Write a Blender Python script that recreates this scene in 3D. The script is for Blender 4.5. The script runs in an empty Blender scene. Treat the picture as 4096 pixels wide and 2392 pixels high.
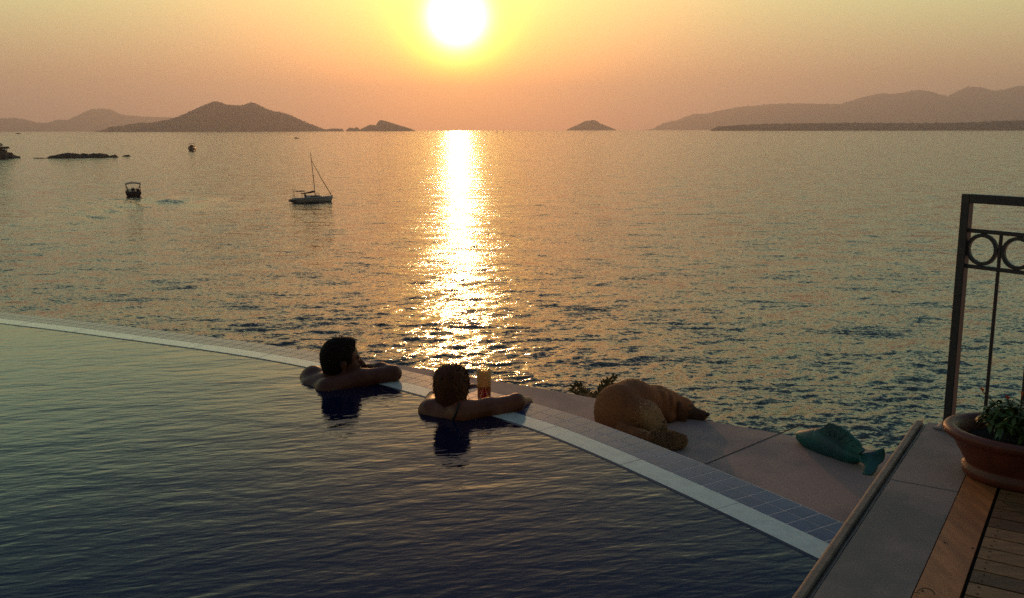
import bpy, math, random
import numpy as np
from mathutils import Vector, Matrix, noise as mnoise

random.seed(7); rng = np.random.default_rng(7)
scene = bpy.context.scene
COL = scene.collection
R = math.radians

# ------------------------------------------------------------------ camera
CAM_Z = 1.5
PITCH = 10.31; ROLL = math.atan(0.0022); LENS = 33.0
cd = bpy.data.cameras.new("camera"); cam = bpy.data.objects.new("camera", cd); COL.objects.link(cam)
cd.sensor_fit = 'HORIZONTAL'; cd.sensor_width = 36.0; cd.lens = LENS
cd.clip_start = 0.05; cd.clip_end = 200000
cam.matrix_world = Matrix.Translation((0, 0, CAM_Z)) @ Matrix.Rotation(R(90 - PITCH), 4, 'X') @ Matrix.Rotation(-ROLL, 4, 'Z')
scene.camera = cam

# ------------------------------------------------------------------ light
SUN_EL, SUN_AZ = 6.35, -3.2            # degrees; azimuth from +Y towards +X
sd = Vector((math.sin(R(SUN_AZ)) * math.cos(R(SUN_EL)), math.cos(R(SUN_AZ)) * math.cos(R(SUN_EL)), math.sin(R(SUN_EL))))
sl = bpy.data.lights.new("sun", 'SUN'); so = bpy.data.objects.new("sun", sl); COL.objects.link(so)
sl.energy = 1.05; sl.angle = R(0.6); sl.color = (1.0, 0.43, 0.16)
so.rotation_euler = sd.to_track_quat('Z', 'Y').to_euler()

w = bpy.data.worlds.new("World"); scene.world = w; w.use_nodes = True
nt = w.node_tree; nt.nodes.clear(); N = nt.nodes; L = nt.links
def wn(t, **k):
    n = N.new(t)
    for a, b in k.items(): setattr(n, a, b)
    return n
def wmath(op, a, b=None, c=None):
    n = wn('ShaderNodeMath', operation=op)
    for i, v in enumerate((a, b, c)):
        if v is None: continue
        if isinstance(v, (int, float)): n.inputs[i].default_value = v
        else: L.new(v, n.inputs[i])
    return n.outputs[0]
tc = wn('ShaderNodeTexCoord')
nrm = wn('ShaderNodeVectorMath', operation='NORMALIZE'); L.new(tc.outputs['Generated'], nrm.inputs[0])
sep = wn('ShaderNodeSeparateXYZ'); L.new(nrm.outputs[0], sep.inputs[0])
dot = wn('ShaderNodeVectorMath', operation='DOT_PRODUCT'); L.new(nrm.outputs[0], dot.inputs[0]); dot.inputs[1].default_value = sd
ang = wmath('MULTIPLY', wmath('ARCCOSINE', wmath('MINIMUM', dot.outputs['Value'], 0.9999999)), 180 / math.pi)
elev = wmath('MULTIPLY', wmath('ARCSINE', sep.outputs[2]), 180 / math.pi)
ramp = wn('ShaderNodeValToRGB'); L.new(wmath('DIVIDE', wmath('MAXIMUM', elev, 0.0), 90.0), ramp.inputs[0])
stops = [(0, (.74, .40, .27)), (3, (.72, .46, .235)), (7, (.83, .79, .35)), (12, (.76, 1.0, .56)), (16, (.46, .74, .50)),
         (20, (.17, .35, .32)), (28, (.03, .125, .225)), (45, (.085, .13, .20)), (90, (.13, .17, .25))]
cr = ramp.color_ramp
while len(cr.elements) < len(stops): cr.elements.new(0.5)
for e, (d, c) in zip(cr.elements, stops): e.position = d / 90; e.color = (*c, 1)
# the half of the sky away from the sun is dimmer
away = wn('ShaderNodeMapRange'); L.new(dot.outputs['Value'], away.inputs[0])
away.inputs[1].default_value = -1; away.inputs[2].default_value = 0.75; away.inputs[3].default_value = 0.22; away.inputs[4].default_value = 1
dim = wn('ShaderNodeVectorMath', operation='SCALE'); L.new(ramp.outputs[0], dim.inputs[0]); L.new(away.outputs[0], dim.inputs['Scale'])
acc = dim.outputs[0]
def glow(width, power, col):
    global acc
    g = wmath('EXPONENT', wmath('MULTIPLY', wmath('POWER', wmath('DIVIDE', ang, width), power), -1))
    s = wn('ShaderNodeVectorMath', operation='SCALE'); s.inputs[0].default_value = col; L.new(g, s.inputs['Scale'])
    a = wn('ShaderNodeVectorMath', operation='ADD'); L.new(acc, a.inputs[0]); L.new(s.outputs[0], a.inputs[1]); acc = a.outputs[0]
glow(1.36, 2.2, (14, 11.5, 6.5))
glow(2.35, 2.0, (3.4, 3.6, .02))
glow(6.2, 1.2, (2.6, .80, .0))
glow(9.5, 1.5, (1.3, .24, .0))
sky = wn('ShaderNodeTexSky', sky_type='NISHITA'); sky.sun_disc = False
sky.sun_elevation = R(SUN_EL); sky.sun_rotation = R(SUN_AZ); sky.dust_density = 4
sks = wn('ShaderNodeVectorMath', operation='SCALE'); L.new(sky.outputs[0], sks.inputs[0]); sks.inputs['Scale'].default_value = 0.004
addn = wn('ShaderNodeVectorMath', operation='ADD'); L.new(acc, addn.inputs[0]); L.new(sks.outputs[0], addn.inputs[1])
bg = wn('ShaderNodeBackground'); L.new(addn.outputs[0], bg.inputs[0]); bg.inputs[1].default_value = 1.0
wo = wn('ShaderNodeOutputWorld'); L.new(bg.outputs[0], wo.inputs[0])
scene.view_settings.view_transform = 'Standard'; scene.view_settings.look = 'None'
scene.view_settings.exposure = 0.0; scene.view_settings.gamma = 1.0
scene.render.engine = 'CYCLES'
scene.cycles.max_bounces = 6; scene.cycles.transparent_max_bounces = 12; scene.cycles.use_denoising = False; scene.cycles.use_adaptive_sampling = False
scene.cycles.sample_clamp_indirect = 6.0
scene.cycles.caustics_reflective = False; scene.cycles.caustics_refractive = False

# ------------------------------------------------------------------ sight lines (4096x2392 frame -> real place)
FP = 4096 * LENS / 36.0
def ray(x, y):
    u, v = x - 2048.0, 1196.0 - y
    c, s = math.cos(ROLL), math.sin(ROLL)
    a, b = c * u + s * v, -s * u + c * v
    t = R(PITCH)
    d = Vector((a, FP * math.cos(t) + b * math.sin(t), -FP * math.sin(t) + b * math.cos(t)))
    return d.normalized()
def on(x, y, z):                       # where the sight line meets the level z
    d = ray(x, y); return Vector((0, 0, CAM_Z)) + d * ((z - CAM_Z) / d.z)
def at(x, y, dist):                    # at a ground distance
    d = ray(x, y); return Vector((0, 0, CAM_Z)) + d * (dist / math.hypot(d.x, d.y))
SEA = -16.0
def drop(d): return -d * d / (2 * 7.3e6)   # curvature of the earth

# ------------------------------------------------------------------ materials
def mat(name, color, rough=0.6, color2=None, scale=5.0, detail=4, spec=0.5, bump=0.0, bscale=60.0, metal=0.0, mask=(0.4, 0.65), coat=0.0, sss=0.0, stretch=None, bdist=0.01, rand=0.0):
    m = bpy.data.materials.new(name); m.use_nodes = True
    t = m.node_tree; b = t.nodes['Principled BSDF']
    b.inputs['Base Color'].default_value = (*color, 1); b.inputs['Roughness'].default_value = rough
    b.inputs['Specular IOR Level'].default_value = spec; b.inputs['Metallic'].default_value = metal
    b.inputs['Coat Weight'].default_value = coat
    if sss: b.inputs['Subsurface Weight'].default_value = sss; b.inputs['Subsurface Radius'].default_value = (.01, .004, .002); b.inputs['Subsurface Scale'].default_value = 1.0
    co = t.nodes.new('ShaderNodeTexCoord'); src = co.outputs['Object']
    if stretch:
        mp = t.nodes.new('ShaderNodeMapping'); t.links.new(src, mp.inputs[0]); mp.inputs['Scale'].default_value = stretch[0]; mp.inputs['Rotation'].default_value = stretch[1]; src = mp.outputs[0]
    if color2:
        n = t.nodes.new('ShaderNodeTexNoise'); n.inputs['Scale'].default_value = scale; n.inputs['Detail'].default_value = detail; n.inputs['Roughness'].default_value = .6
        t.links.new(src, n.inputs['Vector'])
        mr = t.nodes.new('ShaderNodeMapRange'); mr.interpolation_type = 'SMOOTHSTEP'; t.links.new(n.outputs[0], mr.inputs[0]); mr.inputs[1].default_value = mask[0]; mr.inputs[2].default_value = mask[1]
        mx = t.nodes.new('ShaderNodeMix'); mx.data_type = 'RGBA'; t.links.new(mr.outputs[0], mx.inputs[0])
        mx.inputs[6].default_value = (*color, 1); mx.inputs[7].default_value = (*color2, 1); t.links.new(mx.outputs[2], b.inputs['Base Color'])
        if rand:
            oi = t.nodes.new('ShaderNodeObjectInfo'); hv = t.nodes.new('ShaderNodeHueSaturation'); rr_ = t.nodes.new('ShaderNodeMapRange'); t.links.new(oi.outputs['Random'], rr_.inputs[0])
            rr_.inputs[3].default_value = 1 - rand; rr_.inputs[4].default_value = 1 + rand * .6; t.links.new(rr_.outputs[0], hv.inputs['Value']); t.links.new(mx.outputs[2], hv.inputs['Color']); t.links.new(hv.outputs[0], b.inputs['Base Color'])
    if bump:
        n = t.nodes.new('ShaderNodeTexNoise'); n.inputs['Scale'].default_value = bscale; n.inputs['Detail'].default_value = 5; t.links.new(src, n.inputs['Vector'])
        bp = t.nodes.new('ShaderNodeBump'); bp.inputs['Strength'].default_value = bump; bp.inputs['Distance'].default_value = bdist
        t.links.new(n.outputs[0], bp.inputs['Height']); t.links.new(bp.outputs[0], b.inputs['Normal'])
    return m

def water_mat(name, color, rough, layers, patch=None, ior=1.33, base_rot=0.0):
    """slope field: layers of (scale per metre xyz, slope strength)."""
    m = bpy.data.materials.new(name); m.use_nodes = True; t = m.node_tree; b = t.nodes['Principled BSDF']; n_ = t.nodes; l_ = t.links
    b.inputs['Base Color'].default_value = (*color, 1); b.inputs['Roughness'].default_value = rough; b.inputs['IOR'].default_value = ior
    geo = n_.new('ShaderNodeNewGeometry')
    total = None
    pm = None
    if patch:
        pn = n_.new('ShaderNodeTexNoise'); mp = n_.new('ShaderNodeMapping'); l_.new(geo.outputs['Position'], mp.inputs[0]); mp.inputs['Scale'].default_value = patch[0]
        l_.new(mp.outputs[0], pn.inputs['Vector']); pn.inputs['Scale'].default_value = 1; pn.inputs['Detail'].default_value = 8; pn.inputs['Roughness'].default_value = .65
        pr = n_.new('ShaderNodeMapRange'); l_.new(pn.outputs[0], pr.inputs[0]); pr.inputs[1].default_value = .35; pr.inputs[2].default_value = .65; pr.inputs[3].default_value = patch[1]; pr.inputs[4].default_value = patch[2]; pm = pr.outputs[0]
    for sc, st, *ex in layers:
        mp = n_.new('ShaderNodeMapping'); l_.new(geo.outputs['Position'], mp.inputs[0]); mp.inputs['Scale'].default_value = sc; mp.inputs['Rotation'].default_value = (0, 0, base_rot)
        nz = n_.new('ShaderNodeTexNoise'); l_.new(mp.outputs[0], nz.inputs['Vector']); nz.inputs['Scale'].default_value = 1; nz.inputs['Detail'].default_value = ex[0] if ex else 3; nz.inputs['Roughness'].default_value = ex[1] if ex else .55; nz.inputs['Distortion'].default_value = .4
        sb = n_.new('ShaderNodeVectorMath'); sb.operation = 'SUBTRACT'; l_.new(nz.outputs['Color'], sb.inputs[0]); sb.inputs[1].default_value = (.5, .5, .5)
        ml = n_.new('ShaderNodeVectorMath'); ml.operation = 'MULTIPLY'; l_.new(sb.outputs[0], ml.inputs[0]); ml.inputs[1].default_value = (st * .8, st * 1.25, 0)
        if total is None: total = ml.outputs[0]
        else:
            ad = n_.new('ShaderNodeVectorMath'); ad.operation = 'ADD'; l_.new(total, ad.inputs[0]); l_.new(ml.outputs[0], ad.inputs[1]); total = ad.outputs[0]
    if pm:
        sc_ = n_.new('ShaderNodeVectorMath'); sc_.operation = 'SCALE'; l_.new(total, sc_.inputs[0]); l_.new(pm, sc_.inputs['Scale']); total = sc_.outputs[0]
    ad = n_.new('ShaderNodeVectorMath'); ad.operation = 'ADD'; l_.new(geo.outputs['Normal'], ad.inputs[0]); l_.new(total, ad.inputs[1])
    nn = n_.new('ShaderNodeVectorMath'); nn.operation = 'NORMALIZE'; l_.new(ad.outputs[0], nn.inputs[0]); l_.new(nn.outputs[0], b.inputs['Normal'])
    return m

M = {
 'sea': water_mat('sea_water', (.007, .034, .028), .10, [((.16, .30, .1), .72, 4, .75), ((2.1, 4.1, 1), .74), ((7, 11, 1), .5)], patch=((.07, .13, 1), .82, 1.15)),
 
 'band': mat('wet_pale_stone', (.66, .72, .64), .12, (.56, .62, .56), 14, spec=.35, bump=.06, bscale=9),
 'tile': mat('blue_tile', (.055, .070, .20), .16, (.038, .05, .15), 9, spec=.22, bump=.05, bscale=7),
 'grout': mat('grout', (.44, .42, .44), .5),
 'navy': mat('dark_pool_wall', (.006, .010, .035), .2),
 'walk': mat('walkway_stone', (.43, .295, .235), .72, (.235, .19, .185), 2.4, detail=9, bump=.25, bscale=140, bdist=.002),
 'slab': mat('terrace_stone', (.31, .235, .205), .75, (.15, .15, .135), 2.4, detail=9, mask=(.38, .62), bump=.3, bscale=120, bdist=.002),
 'curb': mat('coping_stone', (.23, .185, .145), .7, (.155, .125, .10), 9, bump=.4, bscale=60, bdist=.004),
 'wood': mat('teak_plank', (.52, .19, .055), .55, (.32, .11, .034), 3, rand=.0, stretch=((9, 1.2, 1), (0, 0, 0)), bump=.2, bscale=30, bdist=.002, mask=(.3, .7)),
 'board': mat('deck_board', (.29, .145, .055), .6, (.17, .085, .034), 4, rand=.55, stretch=((1.2, 12, 1), (0, 0, 0)), bump=.3, bscale=24, bdist=.003, mask=(.3, .7)),
 'black': mat('dark_gap', (.008, .007, .006), .9),
 'iron': mat('painted_iron', (.015, .021, .028), .5, (.035, .034, .034), 30, bump=.2, bscale=180, bdist=.001),
 'zinc': mat('weathered_zinc', (.33, .29, .26), .55, (.2, .17, .15), 40),
 'terracotta': mat('terracotta', (.165, .036, .018), .48, (.105, .026, .015), 9, bump=.1, bscale=50, bdist=.002),
 'soil': mat('soil', (.02, .013, .009), .95, (.04, .03, .02), 60, bump=.9, bscale=60),
 'leaf': mat('leaf_green', (.05, .11, .022), .45, (.09, .13, .03), 20),
 'leaf2': mat('shrub_leaf', (.045, .06, .012), .5, (.07, .075, .016), 20),
 'stem': mat('stem', (.06, .05, .02), .7),
 'petal': mat('red_petal', (.45, .04, .02), .5, (.6, .16, .03), 40),
 'skin': mat('skin', (.125, .038, .020), .5, (.10, .030, .015), 12, sss=.15, bump=.08, bscale=220, bdist=.001, spec=.35),
 'skin2': mat('tanned_skin', (.20, .064, .030), .45, (.16, .050, .024), 12, sss=.15, bump=.08, bscale=220, bdist=.001, spec=.35),
 'hair': mat('dark_hair', (.012, .007, .005), .7, (.020, .011, .007), 60, spec=.15, bump=.5, bscale=260, bdist=.003, stretch=((1, 1, .2), (0, 0, 0))),
 'hair2': mat('brown_wet_hair', (.13, .040, .011), .6, (.07, .022, .007), 40, spec=.25, bump=.7, bscale=150, bdist=.004, stretch=((1, 1, .15), (0, 0, 0))),
 'cloth': mat('black_swimwear', (.012, .010, .012), .6),
 'eye': mat('eye_dark', (.02, .015, .012), .15),
 'dogfur': mat('golden_fur', (.35, .118, .032), .8, (.22, .072, .02), 3, bump=.3, bscale=160, bdist=.003),
 'dogpale': mat('pale_fur', (.50, .28, .12), .8, (.38, .19, .07), 9, bump=.5, bscale=160, bdist=.003),
 'muzzle': mat('dark_muzzle_fur', (.10, .042, .018), .8, (.07, .03, .014), 14, bump=.4, bscale=160, bdist=.002),
 'earfur': mat('russet_ear_fur', (.17, .062, .020), .85, (.11, .04, .014), 12, bump=.5, bscale=160, bdist=.003),
 'nose': mat('dog_nose', (.012, .010, .010), .3),
 'fishg': mat('green_glazed_ceramic', (.014, .13, .115), .5, (.02, .07, .08), 6, bump=.35, bscale=30, bdist=.003),
 'white': mat('white_paint', (.50, .45, .44), .4),
 'cream': mat('cream_canvas', (.42, .36, .28), .8),
 'dark': mat('dark_paint', (.02, .018, .02), .5),
 'rubber': mat('grey_rubber', (.05, .045, .045), .6),
 'brown': mat('varnished_wood', (.08, .04, .02), .4, (.05, .03, .02), 2),
 'rock': mat('dark_rock', (.020, .020, .014), .9, (.035, .03, .022), .3, bump=.6, bscale=1, bdist=.4),
 'hill': mat('wooded_hillside', (.035, .04, .025), .95, (.06, .05, .035), .01),
 'pine': mat('pine_needles', (.018, .030, .012), .8),
 'bark': mat('bark', (.03, .02, .014), .9),
}
def pool_mat():
    m = bpy.data.materials.new('pool_water'); m.use_nodes = True; t = m.node_tree; b = t.nodes['Principled BSDF']; n_ = t.nodes; l_ = t.links
    b.inputs['Base Color'].default_value = (.001, .007, .031, 1); b.inputs['Roughness'].default_value = .025; b.inputs['IOR'].default_value = 1.33
    geo = n_.new('ShaderNodeNewGeometry'); tot = None
    for sc, am, rot in (((1.4, 3.2, 1), .0055, .2), ((4.5, 13, 1), .0027, .35), ((6, 19, 1), .0017, .05), ((17, 44, 1), .0009, .3)):
        mp = n_.new('ShaderNodeMapping'); l_.new(geo.outputs['Position'], mp.inputs[0]); mp.inputs['Scale'].default_value = sc
        rt = n_.new('ShaderNodeVectorRotate'); rt.rotation_type = 'Z_AXIS'; rt.inputs['Angle'].default_value = -rot; l_.new(geo.outputs['Position'], rt.inputs['Vector']); l_.new(rt.outputs[0], mp.inputs[0])
        nz = n_.new('ShaderNodeTexNoise'); l_.new(mp.outputs[0], nz.inputs['Vector']); nz.inputs['Scale'].default_value = 1; nz.inputs['Detail'].default_value = 1.5; nz.inputs['Roughness'].default_value = .45; nz.inputs['Distortion'].default_value = .5
        ml = n_.new('ShaderNodeMath'); ml.operation = 'MULTIPLY'; l_.new(nz.outputs[0], ml.inputs[0]); ml.inputs[1].default_value = am
        if tot is None: tot = ml.outputs[0]
        else: ad = n_.new('ShaderNodeMath'); l_.new(tot, ad.inputs[0]); l_.new(ml.outputs[0], ad.inputs[1]); tot = ad.outputs[0]
    bp = n_.new('ShaderNodeBump'); bp.inputs['Strength'].default_value = 1; bp.inputs['Distance'].default_value = 1; l_.new(tot, bp.inputs['Height']); l_.new(bp.outputs[0], b.inputs['Normal'])
    return m
M['pool'] = pool_mat()
def glass_mat(name, color, rough=0.0, ior=1.45):
    m = bpy.data.materials.new(name); m.use_nodes = True; b = m.node_tree.nodes['Principled BSDF']
    b.inputs['Base Color'].default_value = (*color, 1); b.inputs['Transmission Weight'].default_value = 1; b.inputs['Roughness'].default_value = rough; b.inputs['IOR'].default_value = ior
    return m
def clear_mat(name, tint, gloss, body=None, amount=0.0):
    m = bpy.data.materials.new(name); m.use_nodes = True; t = m.node_tree; t.nodes.clear()
    tr = t.nodes.new('ShaderNodeBsdfTransparent'); tr.inputs[0].default_value = (*tint, 1); gb = t.nodes.new('ShaderNodeBsdfGlossy'); gb.inputs['Roughness'].default_value = gloss
    fr = t.nodes.new('ShaderNodeFresnel'); fr.inputs[0].default_value = 1.35; mx = t.nodes.new('ShaderNodeMixShader'); t.links.new(fr.outputs[0], mx.inputs[0]); t.links.new(tr.outputs[0], mx.inputs[1]); t.links.new(gb.outputs[0], mx.inputs[2]); last = mx
    if body:
        tl_ = t.nodes.new('ShaderNodeBsdfTranslucent'); tl_.inputs[0].default_value = (*body, 1); m2 = t.nodes.new('ShaderNodeMixShader'); m2.inputs[0].default_value = amount
        t.links.new(mx.outputs[0], m2.inputs[1]); t.links.new(tl_.outputs[0], m2.inputs[2]); last = m2
    o = t.nodes.new('ShaderNodeOutputMaterial'); t.links.new(last.outputs[0], o.inputs[0]); return m
M['glass'] = clear_mat('glass', (.97, .93, .85), .05, (1, .62, .25), .16)  # amber body colour stands in for sun glitter behind the glass, plus froth
M['juice'] = clear_mat('red_drink', (.92, .07, .05), .1, (.98, .03, .02), .42)

# ------------------------------------------------------------------ object helpers
def tag(o, label=None, cat=None, group=None, kind=None):
    for k, v in (('label', label), ('category', cat), ('group', group), ('kind', kind)):
        if v: o[k] = v
    return o
def empty(name, loc, label, cat, group=None, rz=0.0):
    o = bpy.data.objects.new(name, None); COL.objects.link(o); o.location = loc; o.rotation_euler = (0, 0, rz)
    o.empty_display_size = .1
    return tag(o, label, cat, group)
def mesh_obj(name, verts, faces, material, parent=None, smooth=False, world=True):
    me = bpy.data.meshes.new(name)
    if isinstance(verts, np.ndarray) and isinstance(faces, np.ndarray):
        k = faces.shape[1]
        me.vertices.add(len(verts)); me.vertices.foreach_set('co', verts.astype(np.float32).ravel())
        me.loops.add(faces.size); me.loops.foreach_set('vertex_index', faces.astype(np.int32).ravel())
        me.polygons.add(len(faces)); me.polygons.foreach_set('loop_start', np.arange(0, faces.size, k, dtype=np.int32))
        try: me.polygons.foreach_set('loop_total', np.full(len(faces), k, dtype=np.int32))
        except Exception: pass
        me.update(calc_edges=True); me.validate()
    else:
        me.from_pydata([tuple(v) for v in verts], [], faces); me.update()
    if smooth: me.polygons.foreach_set('use_smooth', [True] * len(me.polygons))
    me.materials.append(material)
    o = bpy.data.objects.new(name, me); COL.objects.link(o)
    if parent:
        o.parent = parent
        if world: o.matrix_parent_inverse = wmat(parent).inverted()
    return o
def wmat(o):
    m = Matrix.LocRotScale(o.location, o.rotation_euler, o.scale)
    return wmat(o.parent) @ o.matrix_parent_inverse @ m if o.parent else m

class MB:
    """collects shapes into one mesh"""
    def __init__(s): s.v = []; s.f = []
    def add(s, vs, fs):
        b = len(s.v); s.v += [Vector(v) for v in vs]; s.f += [[b + i for i in f] for f in fs]; return s
    def box(s, c, size, rz=0.0, bev=0.0, X=None, Y=None, Z=None):
        c = Vector(c); x, y, z = size[0] / 2, size[1] / 2, size[2] / 2
        if X is None:
            X = Vector((math.cos(rz), math.sin(rz), 0)); Y = Vector((-math.sin(rz), math.cos(rz), 0)); Z = Vector((0, 0, 1))
        if bev <= 0:
            P = [c + X * (x * a) + Y * (y * b) + Z * (z * d) for a in (-1, 1) for b in (-1, 1) for d in (-1, 1)]
            return s.add(P, [[0, 1, 3, 2], [4, 6, 7, 5], [0, 4, 5, 1], [2, 3, 7, 6], [0, 2, 6, 4], [1, 5, 7, 3]])
        ring = []
        for zz, k in ((-z, bev), (-z + bev, 0), (z - bev, 0), (z, bev)):
            r_ = [c + X * (sx * (x - k)) + Y * (sy * (y - k)) + Z * zz for sx, sy in ((-1, -1), (1, -1), (1, 1), (-1, 1))]
            ring.append(r_)
        P = [p for r_ in ring for p in r_]; F = [[3, 2, 1, 0], [12, 13, 14, 15]]
        for i in range(3):
            for j in range(4): F.append([i * 4 + j, i * 4 + (j + 1) % 4, (i + 1) * 4 + (j + 1) % 4, (i + 1) * 4 + j])
        return s.add(P, F)
    def tube(s, pts, rad, n=8, cap=True):
        pts = [Vector(p) for p in pts]; rads = rad if isinstance(rad, (list, tuple)) else [rad] * len(pts)
        prev = None; P = []
        for i, p in enumerate(pts):
            t = (pts[min(i + 1, len(pts) - 1)] - pts[max(i - 1, 0)]).normalized()
            if prev is None: a = t.orthogonal().normalized()
            else: a = (prev - t * prev.dot(t)).normalized()
            prev = a; b = t.cross(a)
            P += [p + (a * math.cos(2 * math.pi * k / n) + b * math.sin(2 * math.pi * k / n)) * rads[i] for k in range(n)]
        F = [[i * n + k, i * n + (k + 1) % n, (i + 1) * n + (k + 1) % n, (i + 1) * n + k] for i in range(len(pts) - 1) for k in range(n)]
        if cap: F += [list(range(n))[::-1], [(len(pts) - 1) * n + k for k in range(n)]]
        return s.add(P, F)
    def lathe(s, prof, c, sx=1.0, sy=1.0, n=48, rz=0.0, close=False):
        c = Vector(c); P = []
        for r_, z in prof:
            for k in range(n):
                a = 2 * math.pi * k / n; x, y = r_ * sx * math.cos(a), r_ * sy * math.sin(a)
                P.append(c + Vector((x * math.cos(rz) - y * math.sin(rz), x * math.sin(rz) + y * math.cos(rz), z)))
        m = len(prof)
        F = [[i * n + k, i * n + (k + 1) % n, ((i + 1) % m) * n + (k + 1) % n, ((i + 1) % m) * n + k] for i in range(m if close else m - 1) for k in range(n)]
        return s.add(P, F)
    def prism(s, outline, z0, z1):
        n = len(outline); P = [(x, y, z0) for x, y in outline] + [(x, y, z1) for x, y in outline]
        F = [list(range(n))[::-1], list(range(n, 2 * n))] + [[i, (i + 1) % n, n + (i + 1) % n, n + i] for i in range(n)]
        return s.add(P, F)
    def blob(s, c, r, n=8, m=6, jit=0.0):
        c = Vector(c); P = []
        for i in range(m + 1):
            th = math.pi * i / m
            for k in range(n):
                a = 2 * math.pi * k / n; j = 1 + random.uniform(-jit, jit)
                P.append(c + Vector((r[0] * math.sin(th) * math.cos(a), r[1] * math.sin(th) * math.sin(a), r[2] * math.cos(th))) * j)
        return s.add(P, [[i * n + k, (i + 1) * n + k, (i + 1) * n + (k + 1) % n, i * n + (k + 1) % n] for i in range(m) for k in range(n)])
    def build(s, name, material, parent=None, smooth=False, world=True):
        return mesh_obj(name, s.v, s.f, material, parent, smooth, world)

# ---- implicit surfaces -> one continuous mesh
def smin(a, b, k):
    h = np.clip(.5 + .5 * (b - a) / k, 0, 1); return b + (a - b) * h - k * h * (1 - h)
def d_cone(P, a, b, ra, rb):
    a = np.array(a, dtype=np.float32); b = np.array(b, dtype=np.float32); ba = b - a
    t = np.clip(((P - a) @ ba) / (ba @ ba), 0, 1)
    return np.linalg.norm(P - a - t[..., None] * ba, axis=-1) - (ra + (rb - ra) * t)
def d_ell(P, c, r, B=None):
    q = P - np.array(c, dtype=np.float32)
    if B is not None: q = q @ np.array(B, dtype=np.float32).T
    r = np.array(r, dtype=np.float32)
    k0 = np.linalg.norm(q / r, axis=-1); k1 = np.linalg.norm(q / (r * r), axis=-1)
    return k0 * (k0 - 1) / np.maximum(k1, 1e-6)
def polygonize(f, lo, hi, h):
    ax = [np.arange(lo[i], hi[i] + h, h, dtype=np.float32) for i in range(3)]
    G = np.stack(np.meshgrid(*ax, indexing='ij'), -1); V = f(G); S = V < 0
    nx, ny, nz = V.shape
    acc_ = np.zeros((nx - 1, ny - 1, nz - 1, 3), np.float32); cnt = np.zeros((nx - 1, ny - 1, nz - 1), np.float32)
    for axis in range(3):
        s0 = [slice(None)] * 3; s1 = [slice(None)] * 3; s0[axis] = slice(0, -1); s1[axis] = slice(1, None)
        v0, v1 = V[tuple(s0)], V[tuple(s1)]; cr_ = S[tuple(s0)] != S[tuple(s1)]
        t = np.where(cr_, v0 / np.where(cr_, v0 - v1, 1), 0)
        pt = G[tuple(s0)].copy(); pt[..., axis] += t * h; pt *= cr_[..., None]
        o = [i for i in range(3) if i != axis]
        for a in (0, 1):
            for b in (0, 1):
                sl_ = [slice(None)] * 3
                sl_[o[0]] = slice(a, pt.shape[o[0]] - 1 + a); sl_[o[1]] = slice(b, pt.shape[o[1]] - 1 + b)
                acc_ += pt[tuple(sl_)]; cnt += cr_[tuple(sl_)]
    m = cnt > 0; idx = -np.ones(m.shape, np.int64); idx[m] = np.arange(m.sum()); verts = acc_[m] / cnt[m][:, None]
    quads = []
    for axis in range(3):
        s0 = [slice(None)] * 3; s1 = [slice(None)] * 3; s0[axis] = slice(0, -1); s1[axis] = slice(1, None)
        A_, B_ = S[tuple(s0)], S[tuple(s1)]; o = [i for i in range(3) if i != axis]
        I = np.argwhere(A_ != B_); I = I[(I[:, o[0]] > 0) & (I[:, o[1]] > 0) & (I[:, o[0]] < V.shape[o[0]] - 1) & (I[:, o[1]] < V.shape[o[1]] - 1)]
        def cell(a, b):
            J = I.copy(); J[:, o[0]] -= a; J[:, o[1]] -= b; return idx[J[:, 0], J[:, 1], J[:, 2]]
        q = np.stack([cell(1, 1), cell(0, 1), cell(0, 0), cell(1, 0)], 1)
        fl = A_[I[:, 0], I[:, 1], I[:, 2]]
        if axis == 1: fl = ~fl
        q[~fl] = q[~fl][:, ::-1]; quads.append(q)
    Q = np.concatenate(quads); Q = Q[(Q >= 0).all(1)]
    return verts, Q
def grow(prims, h=.006, k=.03, name='body', material=None, parent=None, pad=.03, extra=None):
    """prims: ('c',a,b,ra,rb[,k]) or ('e',c,r,B[,k])"""
    lo = np.full(3, 1e9); hi = -lo
    for p in prims:
        if p[0] == 'c':
            for q, r_ in ((p[1], p[3]), (p[2], p[4])): lo = np.minimum(lo, np.array(q) - r_); hi = np.maximum(hi, np.array(q) + r_)
        else: r_ = max(p[2]); lo = np.minimum(lo, np.array(p[1]) - r_); hi = np.maximum(hi, np.array(p[1]) + r_)
    lo -= pad; hi += pad
    def f(G):
        v = np.full(G.shape[:3], 1.0, np.float32)
        for p in prims:
            kk = p[5] if p[0] == 'c' and len(p) > 5 else (p[4] if p[0] == 'e' and len(p) > 4 else k)
            if p[0] == 'c': pl = np.minimum(np.array(p[1]) - p[3], np.array(p[2]) - p[4]); ph = np.maximum(np.array(p[1]) + p[3], np.array(p[2]) + p[4])
            else: pl = np.array(p[1]) - max(p[2]); ph = np.array(p[1]) + max(p[2])
            mg = kk * 1.6 + .03
            a = np.clip(((pl - mg - lo) / h).astype(int), 0, None); b = np.minimum(((ph + mg - lo) / h).astype(int) + 2, G.shape[:3])
            sl_ = tuple(slice(a[i], b[i]) for i in range(3)); g = G[sl_]
            d = d_cone(g, p[1], p[2], p[3], p[4]) if p[0] == 'c' else d_ell(g, p[1], p[2], p[3])
            v[sl_] = smin(v[sl_], d, kk)
        if extra: v = extra(G, v)
        return v
    vs, qs = polygonize(f, lo, hi, h)
    return mesh_obj(name, vs, qs, material, parent, smooth=True)

exec_order = []
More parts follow.
